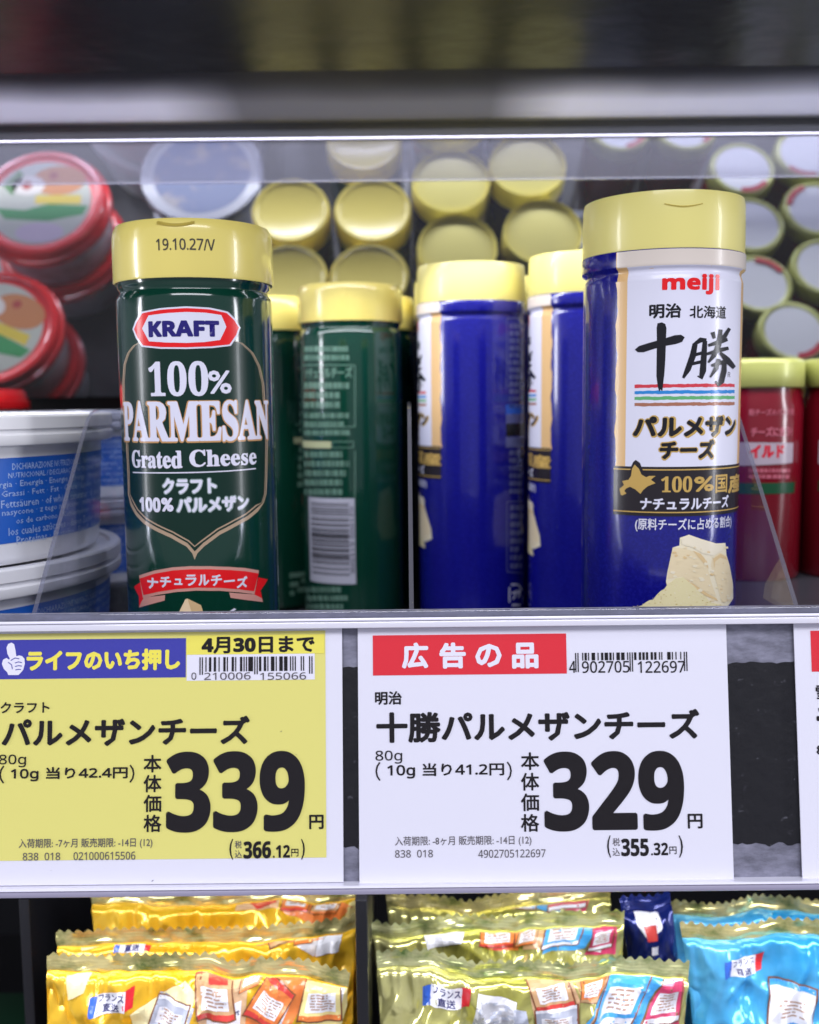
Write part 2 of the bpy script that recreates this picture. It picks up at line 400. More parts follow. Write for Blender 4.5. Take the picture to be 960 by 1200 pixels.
def canister(kind, loc, label, group):
    root = thing('cheese_canister', label, 'canister', loc, (0, 0, 0), group)
    H = 0.1805 if kind == 'green' else 0.1845
    ch = 0.0188 if kind == 'green' else 0.0156
    zc = H - ch; r = 0.0268
    rb = r if kind == 'green' else 0.0270
    body = [(0, 0.0006), (rb - .002, 0.0006), (rb - .0004, 0.0016), (rb, 0.0035)]
    for i in range(1, 12): body.append((rb, 0.0035 + (zc - 0.0035 - 0.006) * i / 12))
    body += [(rb, zc - 0.0060), (rb - .0003, zc - 0.0046), (rb - .0012, zc - 0.0036), (rb - .0014, zc - 0.0026), (rb - .0006, zc - 0.0016), (rb - .0005, zc + 0.0006), (rb - .003, zc + 0.0008), (0, zc + 0.0008)]
    if kind == 'blue':
        body = [(0, 0.0006), (rb - .002, 0.0006), (rb - .0004, 0.0016), (rb, 0.0035)] + [(rb, .0035 + (zc - .0095 - .0035) * i / 12) for i in range(1, 13)] + [(rb - .0003, zc - .0082), (rb - .0008, zc - .0070), (rb - .0005, zc - .0060), (.02745, zc - .0054), (.0277, zc - .0048), (.0277, zc), (.02755, zc + .0002), (.0272, zc + .0002)]
    new_obj('body', lathe(body, 128), M_green if kind == 'green' else M_blue, root, smooth=True, sharp=60)
    R0 = 0.0275
    if kind == 'green':
        cp = [(R0 - .001, zc + .0002), (R0 - .0003, zc), (R0, zc + .0006), (R0, zc + .012), (R0 - .0001, zc + .0155), (R0 - .0005, zc + .0175), (R0 - .0013, zc + .0190), (R0 - .0024, H), (R0 - .0034, H - .0001), (R0 - .0042, H - .0010), (R0 - .0048, H - .0014), (0, H - .0014)]
    else:
        cp = [(R0 - .001, zc + .0002), (R0 - .0003, zc), (R0, zc + .0006), (R0 - .0001, zc + .012), (R0 - .0002, zc + .0165), (R0 - .0006, zc + .0186), (R0 - .0014, H - .0002), (R0 - .0024, H), (0, H)]
    cap = new_obj('cap', lathe(cp, 128), M_cap if kind == 'green' else M_cap2, root, smooth=True, sharp=50)
    # flip tab: a shallow crescent let into the front top edge and the seam of the flip lid
    bm = bmesh.new(); vs = []
    for k in range(13):
        a = R(-13 + 26 * k / 12); sag = 0.0011 * math.sin(math.pi * k / 12)
        vs.append((a, H - .0010 - sag))
    top = [bm.verts.new(((R0 - .0010) * math.sin(a), -(R0 - .0010) * math.cos(a), H - .0006)) for a, z in vs]
    bot = [bm.verts.new(((R0 + .0001) * math.sin(a), -(R0 + .0001) * math.cos(a), z - .0006)) for a, z in vs]
    for i in range(12): bm.faces.new((bot[i], bot[i + 1], top[i + 1], top[i]))
    new_obj('flip_tab', bm, mat('cap_tab_shadow', (0.55, 0.42, 0.08), 0.3), cap, smooth=True)
    return root, cap, zc, H

INK_W = ink('white', (0.72, 0.72, 0.84)); INK_R = ink('red', (0.78, 0.012, 0.016)); INK_N = ink('navy', (0.02, 0.015, 0.16))
INK_TAN = ink('tan', (0.46, 0.33, 0.22)); INK_DG = ink('deep_green', (0.004, 0.026, 0.017), .12); INK_K = ink('black', (0.012, 0.012, 0.016))
INK_GOLD = ink('gold', (0.55, 0.36, 0.10)); INK_OR = ink('orange', (0.74, 0.48, 0.22)); INK_CREAM = ink('cream', (0.86, 0.66, 0.42))
INK_PINK = ink('ribbon_edge', (0.62, 0.30, 0.25)); INK_GRAY = ink('pale_text', (0.11, 0.20, 0.155)); INK_BLUEGRAY = ink('pale_blue_text', (0.11, 0.12, 0.28))

# --- green canister
PG = (-0.0747, 0.3660, FLOOR)
G_PSI = 155
green, gcap, gzc, gH = canister('green', PG, 'large green grated cheese canister with red and white oval logo, nearest at front left', 'green cheese canisters')
S = Cyl(0.0268, Matrix.Translation(PG)); CS = Cyl(0.0275, Matrix.Translation(PG))
P = Print(CS); DOT = mat('cap_date_ink', (0.06, 0.05, 0.03), .5)
P.text(sans('19.10.27/V'), (183, 279, 252, 293), DOT, 1, .25, res=1); P.build('date_stamp', gcap)
P = Print(S)
Z4 = lambda pts: [(x / 4.364 + 120, y / 4.364 + 230) for x, y in pts]
Z5 = lambda pts: [(x / 4.364 + 120, y / 4.364 + 480) for x, y in pts]
left = Z4([(215, 735), (160, 762), (130, 800), (110, 860), (104, 950), (105, 1050)]) + Z5([(113, 60), (122, 180), (130, 330), (132, 430), (145, 490), (172, 540), (215, 585), (270, 618), (350, 655), (430, 700), (460, 735), (472, 768)])
right = Z4([(655, 735), (715, 750), (770, 800), (806, 870), (826, 960), (832, 1050)]) + Z5([(840, 60), (844, 180), (842, 330), (838, 430), (825, 475), (795, 520), (745, 562), (690, 592), (600, 640), (520, 700), (486, 735), (472, 768)])
def inset(pts, cx, dx, dy=0): return [(x + (dx if x < cx else -dx), y - dy) for x, y in pts]
full = left + right[::-1][1:]
P.poly(full, INK_TAN, 1)
i1 = [(x + 1.5, y - (0 if y < 590 else 4.0)) for x, y in left[:-1]] + [(228.2, 646)] + [(x - 1.3, y - (0 if y < 590 else 4.0)) for x, y in right[:-1]][::-1]
P.poly(i1, INK_DG, 2)
i2 = [(x + 2.2, y - (0 if y < 590 else 6.0)) for x, y in left[:-2]] + [(228.2, 641)] + [(x - 2.2, y - (0 if y < 590 else 6.0)) for x, y in right[:-2]][::-1]
P.poly(i2, INK_TAN, 3)
i3 = [(x + 3.1, y - (0 if y < 590 else 7.5)) for x, y in left[:-2]] + [(228.2, 639.5)] + [(x - 3.1, y - (0 if y < 590 else 7.5)) for x, y in right[:-2]][::-1]
P.poly(i3, INK_DG, 4)
P.build('shield_panel', green)
P = Print(S, base=LAYER * 4.5)
hexo = Z4([(158, 680), (172, 640), (200, 592), (300, 572), (430, 563), (550, 570), (640, 590), (680, 630), (704, 672), (690, 712), (655, 765), (560, 776), (430, 781), (300, 780), (205, 770), (175, 725)])
def shrink(pts, k, kx=None):
    cx = sum(p[0] for p in pts) / len(pts); cy = sum(p[1] for p in pts) / len(pts); kx = kx or k
    return [(cx + (x - cx) * (1 - kx / abs(61)), cy + (y - cy) * (1 - k / 25)) for x, y in pts]
P.poly(hexo, INK_W, 1); P.poly(shrink(hexo, 2.0), INK_R, 2)
hexi = Z4([(208, 677), (240, 610), (330, 598), (430, 592), (530, 596), (606, 608), (632, 668), (600, 735), (520, 746), (430, 750), (330, 748), (243, 742)])
P.poly(hexi, INK_W, 3)
P.text(sansb('KRAFT'), (175, 375.5, 256.5, 394.5), INK_N, 4, 1.0, shear=.0)
P.build('oval_logo', green)
P = Print(S, base=LAYER * 4.5)
P.text(serif('100'), (175, 423, 244, 464.5), INK_W, 1, .5); P.text('%', (243.5, 434, 271, 461.5), INK_W, 1, .8)
P.text(serif('PARMESAN'), (145.5, 468, 314.5, 520), ink('letter_shadow', (0.55, 0.30, 0.12)), 1, 1.9)
P.text(serif('PARMESAN'), (146.5, 469, 313.5, 518), INK_W, 2, .95)
P.text(serif('Grated'), (156, 527.5, 214, 549), INK_W, 3, .5); P.text(serif('Cheese'), (222, 526, 299.5, 546.5), INK_W, 3, .5)
P.line([(157, 553.5), (190, 554), (230, 553.5), (265, 552), (299, 549)], 1.4, INK_W, 2)
P.text('クラフト', (190, 559, 255, 580), ink('halo', (.24, .32, .31)), 1, 2.0); P.text('クラフト', (191.3, 560.3, 253.7, 578.7), INK_W, 2, .95)
P.text(sansb('100'), (164.5, 582.5, 189, 600), INK_W, 2, .5); P.text('%', (189.5, 583, 204, 599.5), INK_W, 2, 1.0); P.text('パルメザン', (206, 580.5, 292, 601.5), ink('halo', (.24, .32, .31)), 1, 2.0); P.text('パルメザン', (207.3, 581.8, 290.7, 600.2), INK_W, 2, .95)
P.build('product_name', green)
P = Print(S)
INK_LINE = ink('ribbon_line', (0.02, 0.03, 0.02))
tl = Z5([(163, 905), (200, 880), (215, 960), (322, 950), (320, 978), (190, 1012)]); tr = Z5([(845, 868), (798, 850), (775, 945), (648, 938), (655, 965), (820, 985), (812, 940)])
P.poly(Z5([(163, 905), (205, 878), (218, 985), (190, 1012), (188, 955)]), INK_R, 1)
P.poly(Z5([(215, 960), (322, 948), (320, 976), (190, 1012), (200, 985)]), INK_PINK, 2)
P.poly(Z5([(845, 868), (796, 858), (775, 955), (820, 982), (808, 925)]), INK_R, 1)
P.poly(Z5([(775, 945), (648, 935), (655, 962), (820, 984), (815, 965)]), INK_PINK, 2)
topc = Z5([(190, 848), (270, 822), (360, 806), (450, 800), (550, 800), (650, 804), (730, 810), (799, 822)])
botc = Z5([(776, 944), (700, 934), (600, 926), (480, 925), (380, 932), (290, 946), (210, 964)])
P.poly(topc + botc, INK_PINK, 3)
P.poly([(x + (.8 if x < 230 else -.6), y + 3.6) for x, y in topc] + [(x + (.8 if x < 230 else -.6), y - 3.6) for x, y in botc], INK_R, 4)
us = S.hit(171.5, 683)[0], 0, S.hit(290.5, 683)[0], 0
chars = 'ナチュラルチーズ'
cx0, cx1 = 172.5, 290.5; cw = (cx1 - cx0) / len(chars)
for i, c in enumerate(chars):
    xm = cx0 + cw * (i + .5); ym = 684.5 - 5.0 * math.sin(math.pi * (i + .6) / 9) + .0 * i
    hh = 6.6 if c not in 'ュー' else (4.8 if c == 'ュ' else 1.2)
    P.text(c, (xm - 6.4 + (1.5 if c == 'ュ' else 0), ym - hh + (2 if c == 'ュ' else 0), xm + 6.4 - (1.5 if c == 'ュ' else 0), ym + hh), INK_W, 5, .55)
P.build('ribbon_print', green)
P = Print(S)
P.poly(Z5([(368, 1130), (385, 1050), (425, 970), (436, 966), (505, 1000), (520, 1050), (535, 1130)]), INK_CREAM, 1)
P.poly(Z5([(436, 966), (505, 1000), (520, 1050), (535, 1130), (470, 1130), (455, 1030)]), ink('cheese_shade', (.66, .46, .24)), 2)
P.poly(Z5([(620, 1048), (675, 1015), (684, 1022), (628, 1056)]), INK_W, 1)
P.build('cheese_picture', green)
# back panel, laid out from the second green canister which shows it
PG2 = (-0.0303, 0.5500, FLOOR)
MB = Matrix.Translation(PG2) @ Matrix.Rotation(R(G_PSI), 4, 'Z')
S2 = Cyl(0.0268, MB); S2.centre = -math.pi
P = Print(S2); P.pxs = .00045
P.rect((363, 584, 416.5, 684), ink('panel', (.42, .42, .50)), 1)
barcode(P, (365.5, 590, 409.5, 674), '0210006155066', INK_K, 2, vertical=True)
P.text(sans('021000 615506'), (410.5, 594, 415.5, 672), INK_K, 2, .1, vert=True, res=1)
P.build('barcode_panel', green)
P = Print(S2); P.pxs = .00045
for y0, y1, n, sd in ((404, 424, 2, 1), (446, 480, 3, 3), (482, 512, 3, 4), (527, 582, 5, 5), (686, 716, 3, 6)):
    tiny_rows(P, (357, y0, 411, y1), n, INK_GRAY, 2, sd)
P.text('ナチュラルチーズ', (358, 430, 413, 443), INK_GRAY, 2, .4, res=1)
P.rect((355, 517, 388, 525), ink('tab', (.40, .42, .25)), 2); P.rect((389, 517, 415, 525), INK_GRAY, 1); P.rect((390, 518, 414, 524), M_green, 2)
P.line([(355, 428), (416, 428)], 1.1, INK_GRAY, 2); P.line([(416, 428), (416, 500)], 1.1, INK_GRAY, 2); P.line([(355, 500), (416, 500)], 1.1, INK_GRAY, 2); P.line([(416, 528), (416, 583)], 1.1, INK_GRAY, 2)
tag(P.build('back_text', green), kind='stuff')
def place(src, loc, rz, label):
    c = copy_tree(src); c.location = loc; c.rotation_euler = (0, 0, R(rz)); c['label'] = label; return c
place(green, PG2, G_PSI, 'green canister turned to its barcode, just left of the clear fin')
place(green, (-0.081, 0.611, FLOOR), -97, 'green canister mostly hidden behind the largest green one, its right edge showing')
place(green, (-0.081, 0.6668, FLOOR), 200, 'rearmost green canister of the left column, its cap seen in the mirror')
place(green, (-0.0235, 0.6115, FLOOR), -35, 'green canister close behind the one showing its barcode')
place(green, (-0.0255, 0.6670, FLOOR), 300, 'rearmost green canister beside the clear fin, cap seen in the mirror')

# --- blue canister
PB = (0.0890, 0.3640, FLOOR)
B_PSI = -109
blue, bcap, bzc, bH = canister('blue', PB, 'large royal blue cheese canister with white label, nearest at front right', 'blue cheese canisters')
S = Cyl(0.0270, Matrix.Translation(PB)); CS = Cyl(0.0275, Matrix.Translation(PB))
A = lambda deg: R(deg) * 0.0270
def zpx(y, x=795): return S.hit(x, y)[1]
P = Print(S); ztop = bzc - 0.0096; zbot = zpx(549)
aL, aR = S.hit(734.5, 430)[0], S.hit(866, 430)[0]; n = 26
wob = lambda i, k: 0.00035 * math.sin(i * .9 + k) + 0.0002 * math.sin(i * 2.1 + k)
oL, oR = S.hit(722.5, 430)[0], S.hit(870.5, 430)[0]
def side(a, k): return [(a + wob(i, k), zbot + (ztop - zbot) * i / n) for i in range(n + 1)]
P.uvpoly([(oL, zbot)] + side(oL, 0)[1:] + side(oR, 2)[::-1], INK_OR, 1)
P.uvpoly([(aL, zbot), (aL, ztop), (aR, ztop), (aR, zbot)], INK_W, 2)
P.build('white_panel', blue)
# the panel carries on over the crease and the lower edge of the cap
def brf(z):
    t = z - bzc
    K = [(-.0095, .0270), (-.0082, .0267), (-.0070, .0262), (-.0060, .0265), (-.0054, .02745), (-.0048, .0277), (0, .0277)]
    if t <= K[0][0]: return K[0][1]
    for (a, ra), (b_, rb_) in zip(K, K[1:]):
        if t <= b_: return ra + (rb_ - ra) * (t - a) / (b_ - a)
    return .0277
FS = Cyl(0.0270, Matrix.Translation(PB), rfun=brf); FS.step = (0.0016, 0.0004)
P = Print(FS)
P.uvpoly([(oL, ztop), (oR, ztop), (oR, bzc - .0001), (oL, bzc - .0001)], INK_OR, 1)
P.uvpoly([(aL, ztop), (aR, ztop), (aR, bzc - .0052), (aL, bzc - .0052)], INK_W, 2)
P.uvpoly([(oL + .0004, bzc - .0052), (oR, bzc - .0052), (oR, bzc - .0001), (oL + .0004, bzc - .0001)], ink('cream_film', (.74, .66, .58)), 2)
P.build('neck_film', blue, smooth=True)
P = Print(S, LAYER * 2.4)
P.text(sansb('meiji'), (776, 320.5, 843, 345), INK_R, 1, .8)
P.build('brand_logo', blue)
P = Print(S, LAYER * 2.4)
P.text('明治', (761, 355.5, 798.5, 373), INK_K, 1, .7); P.text('北海道', (808, 358, 850.5, 373), INK_K, 1, .35)
Z8 = lambda pts: [(x / 3.31 + 670, y / 3.31 + 220) for x, y in pts]
P.poly(Z8([(333, 526), (350, 522), (363, 528), (368, 545), (366, 590), (364, 660), (360, 720), (352, 790), (345, 782), (340, 792), (334, 770), (329, 730), (330, 660), (331, 590), (330, 545)]), INK_K, 1)
P.poly(Z8([(246, 628), (262, 614), (300, 602), (350, 588), (400, 572), (424, 570), (438, 580), (428, 598), (405, 606), (350, 616), (310, 628), (280, 638), (258, 638)]), INK_K, 2)
def brush(pts, wds, lay):
    L, Rr = [], []
    for i, (x, y) in enumerate(pts):
        q0 = pts[max(i - 1, 0)]; q1 = pts[min(i + 1, len(pts) - 1)]; dx, dy = q1[0] - q0[0], q1[1] - q0[1]; l = math.hypot(dx, dy) or 1
        k = wds[i] * .62; L.append((x - dy / l * k, y + dx / l * k)); Rr.append((x + dy / l * k, y - dx / l * k))
    for i in range(len(pts) - 1):
        q = Z8([L[i], L[i + 1], Rr[i + 1], Rr[i]]); P.poly(q, INK_K, lay + i * .05)
for k, (pts, wd) in enumerate([
    ([(478, 606), (470, 650), (450, 705), (432, 738)], (16, 20, 18, 8)), ([(470, 610), (500, 590), (522, 592)], (8, 16, 12)),
    ([(516, 594), (512, 650), (508, 710), (500, 738), (488, 730)], (14, 18, 20, 14, 5)), ([(470, 650), (508, 640)], (10, 10)), ([(462, 684), (506, 674)], (10, 10)),
    ([(545, 560), (552, 585)], (14, 10)), ([(610, 545), (592, 575), (570, 590)], (10, 14, 8)), ([(528, 612), (570, 598), (602, 588)], (8, 15, 10)),
    ([(576, 550), (568, 610), (550, 650), (528, 678)], (12, 17, 15, 6)), ([(522, 645), (570, 630), (606, 622)], (8, 14, 10)),
    ([(574, 640), (600, 668), (628, 698)], (8, 20, 12)), ([(540, 690), (575, 678), (590, 676)], (8, 13, 12)),
    ([(590, 676), (588, 710), (578, 752), (566, 765), (556, 750)], (13, 17, 17, 12, 5)), ([(568, 664), (558, 700), (535, 735)], (12, 14, 5))]):
    brush(pts, wd, 1 + k * .25)
P.text(sans('R'), (852.5, 436, 855.5, 442), INK_K, 1)
P.text('パルメザン', (741, 486, 862.5, 514.5), INK_GOLD, 1, 2.3); P.text('パルメザン', (742, 487.5, 861, 512.5), INK_K, 2, 1.15)
P.text('チーズ', (771.5, 514, 838.5, 540), INK_GOLD, 1, 2.3); P.text('チーズ', (773, 515.5, 837, 538), INK_K, 2, 1.15)
P.build('label_lettering', blue)
P = Print(S, LAYER * 2.3)
for y, c in ((451.8, (.62, .05, .07)), (459.3, (.03, .24, .62)), (466.3, (.12, .42, .16)), (473.6, (.38, .16, .10))):
    ic = ink('stripe_%d' % int(y), c); u0, _ = S.hit(744, y); u1, _ = S.hit(860.5, y); z = zpx(y, 802); pt, pb = [], []
    for i in range(41):
        u = u0 + (u1 - u0) * i / 40; e = random.uniform(-1, 1) * .00012; pt.append((u, z + .00055 + e)); pb.append((u, z - .00055 + random.uniform(-1, 1) * .00012))
    for i in range(40): P.uvpoly([pt[i], pb[i], pb[i + 1], pt[i + 1]], ic, 1)
P.build('colour_stripes', blue)
P = Print(S, LAYER * 2.4)
INK_BR = ink('dark_brown', (0.022, 0.018, 0.022))
P.rect((719.5, 547, 871, 605), INK_BR, 1); 
bu0, bu1 = S.hit(719.5, 576)[0], S.hit(871, 576)[0]
for y in (550.5, 600.5):
    z = zpx(y); P.uvpoly([(bu0, z - .0002), (bu1, z - .0002), (bu1, z + .0002), (bu0, z + .0002)], INK_GOLD, 2)
ZA = lambda pts: [(x / 3.31 + 670, y / 3.31 + 470) for x, y in pts]
mp = ZA([(192, 362), (188, 340), (205, 325), (198, 310), (222, 305), (232, 290), (236, 262), (246, 246), (262, 262), (272, 285), (290, 295), (302, 290), (326, 290), (308, 305), (326, 318), (296, 330), (278, 345), (268, 360), (248, 342), (228, 332), (214, 338), (206, 348), (214, 358), (198, 366)])
mc = (sum(p[0] for p in mp) / len(mp), sum(p[1] for p in mp) / len(mp))
halo = ZA([(228, 300), (230, 258), (240, 236), (250, 228), (266, 240), (278, 270), (290, 282), (290, 300), (250, 310)])
P.poly(halo, INK_BR, 2.4); P.poly(mp, INK_GOLD, 3)
P.text(serif('100'), (775, 558, 811, 577), INK_GOLD, 2, .3); P.text('%', (813, 558, 836, 576), INK_GOLD, 2, .7); P.text('国', (838, 556, 851.5, 577.5), INK_GOLD, 2, .3); P.text('産', (852.5, 555.5, 865.5, 577.5), INK_GOLD, 2, .3)
P.text('ナチュラルチーズ', (750.5, 582.5, 853, 597.5), INK_W, 2, .5)
P.text('(原料チーズに占める割合)', (744.5, 607.5, 856.5, 623.5), INK_W, 1, .2)
P.build('origin_band', blue)
P = Print(S)
c1, c2, c3, c4 = ink('cheese_pale', (.88, .80, .58)), ink('cheese_tan', (.78, .58, .30)), ink('cheese_mid', (.85, .72, .46)), ink('cheese_crumb', (.84, .76, .44))
P.poly(ZA([(366, 700), (372, 660), (392, 568), (418, 560), (420, 530), (455, 518), (500, 534), (560, 552), (596, 550), (600, 600), (612, 640), (625, 710), (626, 765), (600, 800), (560, 800), (400, 830)]), c1, 1)
P.poly(ZA([(392, 568), (440, 572), (490, 590), (520, 620), (540, 700), (560, 760), (520, 740), (470, 705), (430, 680), (372, 690), (378, 640)]), c3, 2)
P.poly(ZA([(470, 580), (500, 592), (524, 622), (530, 650), (512, 630), (490, 604)]), c2, 3)
P.poly(ZA([(545, 606), (575, 588), (600, 600), (612, 640), (622, 700), (622, 740), (600, 780), (578, 770), (560, 700), (540, 640)]), c3, 2)
P.poly(ZA([(548, 610), (576, 592), (598, 604), (602, 616), (575, 606), (556, 622), (552, 650)]), c2, 3)
P.poly(ZA([(430, 682), (470, 707), (520, 742), (560, 764), (566, 776), (520, 756), (470, 722)]), c2, 3)
rnd = random.Random(8)
pale2 = ink('cheese_white', (.90, .82, .62))
P.poly(ZA([(424, 534), (455, 522), (500, 538), (560, 556), (592, 556), (580, 580), (548, 600), (505, 590), (470, 568), (428, 556)]), pale2, 3.5)
for i in range(90):
    x = rnd.uniform(385, 612); y = rnd.uniform(555, 790)
    if x < 385 + max(0, (y - 560)) * -.02 or (x < 400 and y < 575) or (x > 600 and y < 640): continue
    k = rnd.uniform(3, 13); a0 = rnd.uniform(0, 3)
    P.poly(ZA([(x + k * math.cos(a0 + q) * rnd.uniform(.5, 1.2), y + k * .6 * math.sin(a0 + q) * rnd.uniform(.5, 1.2)) for q in (0, 1.2, 2.4, 3.6, 4.9)]), rnd.choice((c1, c3, c2, pale2, c1, c3)), 3.6 + i * .003)
crumb = [(200, 830)]
rnd = random.Random(3)
for i in range(27):
    t = i / 26; x = 215 + t * 375; y = 802 - 118 * math.exp(-((x - 420) / 95) ** 2) + rnd.uniform(-5, 5) - (0 if x < 420 else 0)
    crumb.append((x, y))
crumb.append((600, 835)); P.poly(ZA(crumb), c4, 4)
for i in range(260):
    x = rnd.uniform(235, 590); yt = 802 - 118 * math.exp(-((x - 420) / 95) ** 2); y = rnd.uniform(yt - 5, 826); k = rnd.uniform(2, 5)
    P.poly(ZA([(x, y), (x + k, y + 1), (x + k * .6, y + k), (x - 1, y + k * .7)]), rnd.choice((c1, c3, c1, ink('crumb_dark', (.62, .48, .18)))), 5)
P.build('cheese_picture', blue)
# back info block, laid out from the second blue canister
PB2 = (0.0323, 0.528, FLOOR)
S2 = Cyl(0.0270, Matrix.Translation(PB2) @ Matrix.Rotation(R(B_PSI), 4, 'Z')); S2.centre = math.pi
P = Print(S2); P.pxs = .00045
tiny_rows(P, (597, 378, 615, 480), 12, INK_BLUEGRAY, 1, 11)
tiny_rows(P, (597, 526, 615, 580), 6, INK_BLUEGRAY, 1, 12); tiny_rows(P, (598, 590, 615, 668), 8, INK_BLUEGRAY, 1, 13)
P.rect((593, 474, 617.5, 485), ink('info_blue', (.02, .10, .5)), 1); P.rect((593, 485, 617.5, 496), INK_BLUEGRAY, 1); P.rect((593, 496, 617.5, 511), INK_K, 1); P.rect((593, 512, 617.5, 524), INK_BLUEGRAY, 1)
for a, b in (((594, 373), (594, 452)), ((594, 452), (616, 453)), ((594, 373), (616, 373)), ((594, 588), (594, 670)), ((594, 588), (616, 586)), ((594, 670), (616, 672))): P.line([a, b], 1.0, INK_BLUEGRAY, 1)
tag(P.build('info_text', blue), kind='stuff')
P = Print(S2)
for a, b in (((597, 688), (597, 706)), ((600, 709), (610, 709)), ((612.5, 706), (612.5, 698)), ((612, 692), (607, 685)), ((606, 685), (599, 685))):
    P.pxs = .00045; P.line([a, b], 2.0, INK_W, 1)
P.text('プラ', (600, 691, 610, 702), INK_W, 1, .4, res=1)
P.build('recycling_mark', blue)
place(blue, PB2, B_PSI, 'blue canister just right of the clear fin, white label turned to its left edge')
place(blue, (0.0315, 0.5930, FLOOR), 60, 'blue canister second in line behind the one beside the clear fin')
place(blue, (0.0345, 0.6490, FLOOR), 150, 'rearmost blue canister of the middle column, lid seen in the mirror')
place(blue, (0.0852, 0.4950, FLOOR), -117, 'blue canister half hidden directly behind the largest blue one')
place(blue, (0.0860, 0.5800, FLOOR), 20, 'blue canister third from the front in the right blue column')
place(blue, (0.0935, 0.6370, FLOOR), 210, 'rearmost blue canister of the right column, lid seen in the mirror')

# ------------------------------------------------------------------ white tubs with blue nutrition labels
M_white = mat('white_plastic', (0.80, 0.80, 0.83), 0.35, coat=0.2, bump=(15, .05, .002))
M_lblue = mat('label_blue', (0.010, 0.10, 0.50), 0.35, mottle=(12, (0.015, 0.13, 0.58), .4, .7))
M_ltext = mat('label_pale_text', (0.42, 0.55, 0.82), 0.5)
def white_tub(loc, label, rad=0.085, lidm=None):
    root = thing('cream_cheese_tub', label, 'tub', loc, group='white tubs with blue labels')
    Rr = rad; k = rad / .055; h = 0.0418
    br = lambda z: rad - .0072 + 0.0032 * z / h
    new_obj('body', lathe([(0, 0), (rad - .0085, 0), (rad - .0074, .001)] + [(br(z), z) for z in (.002, .01, .02, .03, .033)] + [(rad - .0028, .0335), (rad - .0028, .0345)], 144), M_white, root, smooth=True, sharp=40)
    lid = new_obj('lid', lathe([(rad - .003, .0338), (rad - .0005, .0335), (rad - .0001, .0340), (rad - .0001, .0362), (rad - .0008, .0368), (rad - .0008, .0376), (Rr, .0380), (Rr, .0412), (rad - .0006, h), (rad - .004, h), (rad - .0045, h - .0014), (0, h - .0014)], 144), lidm or M_white, root, smooth=True, sharp=40)
    Sx = Cyl(rad - .0055, Matrix.Translation(loc), rfun=br); Sx.step = (.003, None)
    P = Print(Sx, .0001); zt, zb = .0300, .0062
    UR = Sx.hit(126, 560)[0] if rad > .06 else .03
    P.uvpoly([(-.09, zb), (UR, zb), (UR, zt), (-.09, zt)], M_lblue, 1)
    lines = ['DICHIARAZIONE NUTRIZIONALE / NÄHRWERTDEKLARATION', 'NUTRICIONAL / DECLARAÇÃO NUTRICIONAL / NÄHRWERT', 'Energia · Energía · Energie · Energy · Värmevärde ·', 'Grassi · Fett · Fat · Grasa · Lipidos · Gorduras ·',
             'Fettsäuren · of which saturates · di cui acidi ·', 'nasycone · z tego nasycone · mättat fett · hidratos', 'os de carbono · Kohlenhydrate · Carboidrati ·', 'los cuales azúcares · davon Zucker · di cui ·', 'Proteínas · Proteine · Eiweiß · Białko · Sól ·']
    for i, l in enumerate(lines):
        z = zt - .0022 - i * .00262; hh = .0021
        P.text(l, None, M_ltext, 2, 0, res=0, uvbox=(UR - .003 - (i * 7 % 5) * .0015 - len(l) * .00140, z - hh / 2 - .0001, UR - .003 - (i * 7 % 5) * .0015, z + hh / 2))
    P.build('nutrition_label', root)
    Sl = Flat(Matrix.Identity(4)); P = Print(Sl)
    cols = [M_lblue, mat('lid_red', (.45, .03, .04), .3)]
    # printed disc on the lid
    bm = bmesh.new(); bmesh.ops.create_circle(bm, cap_ends=True, segments=64, radius=rad * .80)
    for v in bm.verts: v.co.z = h - .0012
    bm2 = bmesh.new(); 
    new_obj('lid_print', bm, mat('lid_print_blue', (.03, .06, .20), .35, mottle=(40, (.20, .18, .22), .50, .60)), lid)
    bm2.free()
    return root
TX, TY = -0.2030, 0.3975
T1 = white_tub((TX, TY, 0.03155), 'wide white tub with blue nutrition label, upper of the pair at left edge')
T1.scale = (1, 1, 1.245)
c = copy_tree(T1); c.location = (TX + .0012, TY + .0008, -.0205); c.rotation_euler = (0, 0, R(4)); c['label'] = 'wide white tub with blue nutrition label, lower of the pair at left edge'
T2 = white_tub((-0.160, 0.524, 0.0), 'smaller white tub behind the wide tubs, under its twin', .048, mat('frosted_lid_plastic', (.30, .31, .38), .35, coat=.2))
c = copy_tree(T2); c.location = (-0.161, 0.5245, 0.0418); c.rotation_euler = (0, 0, R(70)); c['label'] = 'smaller white tub whose printed lid is mirrored above the green canister'

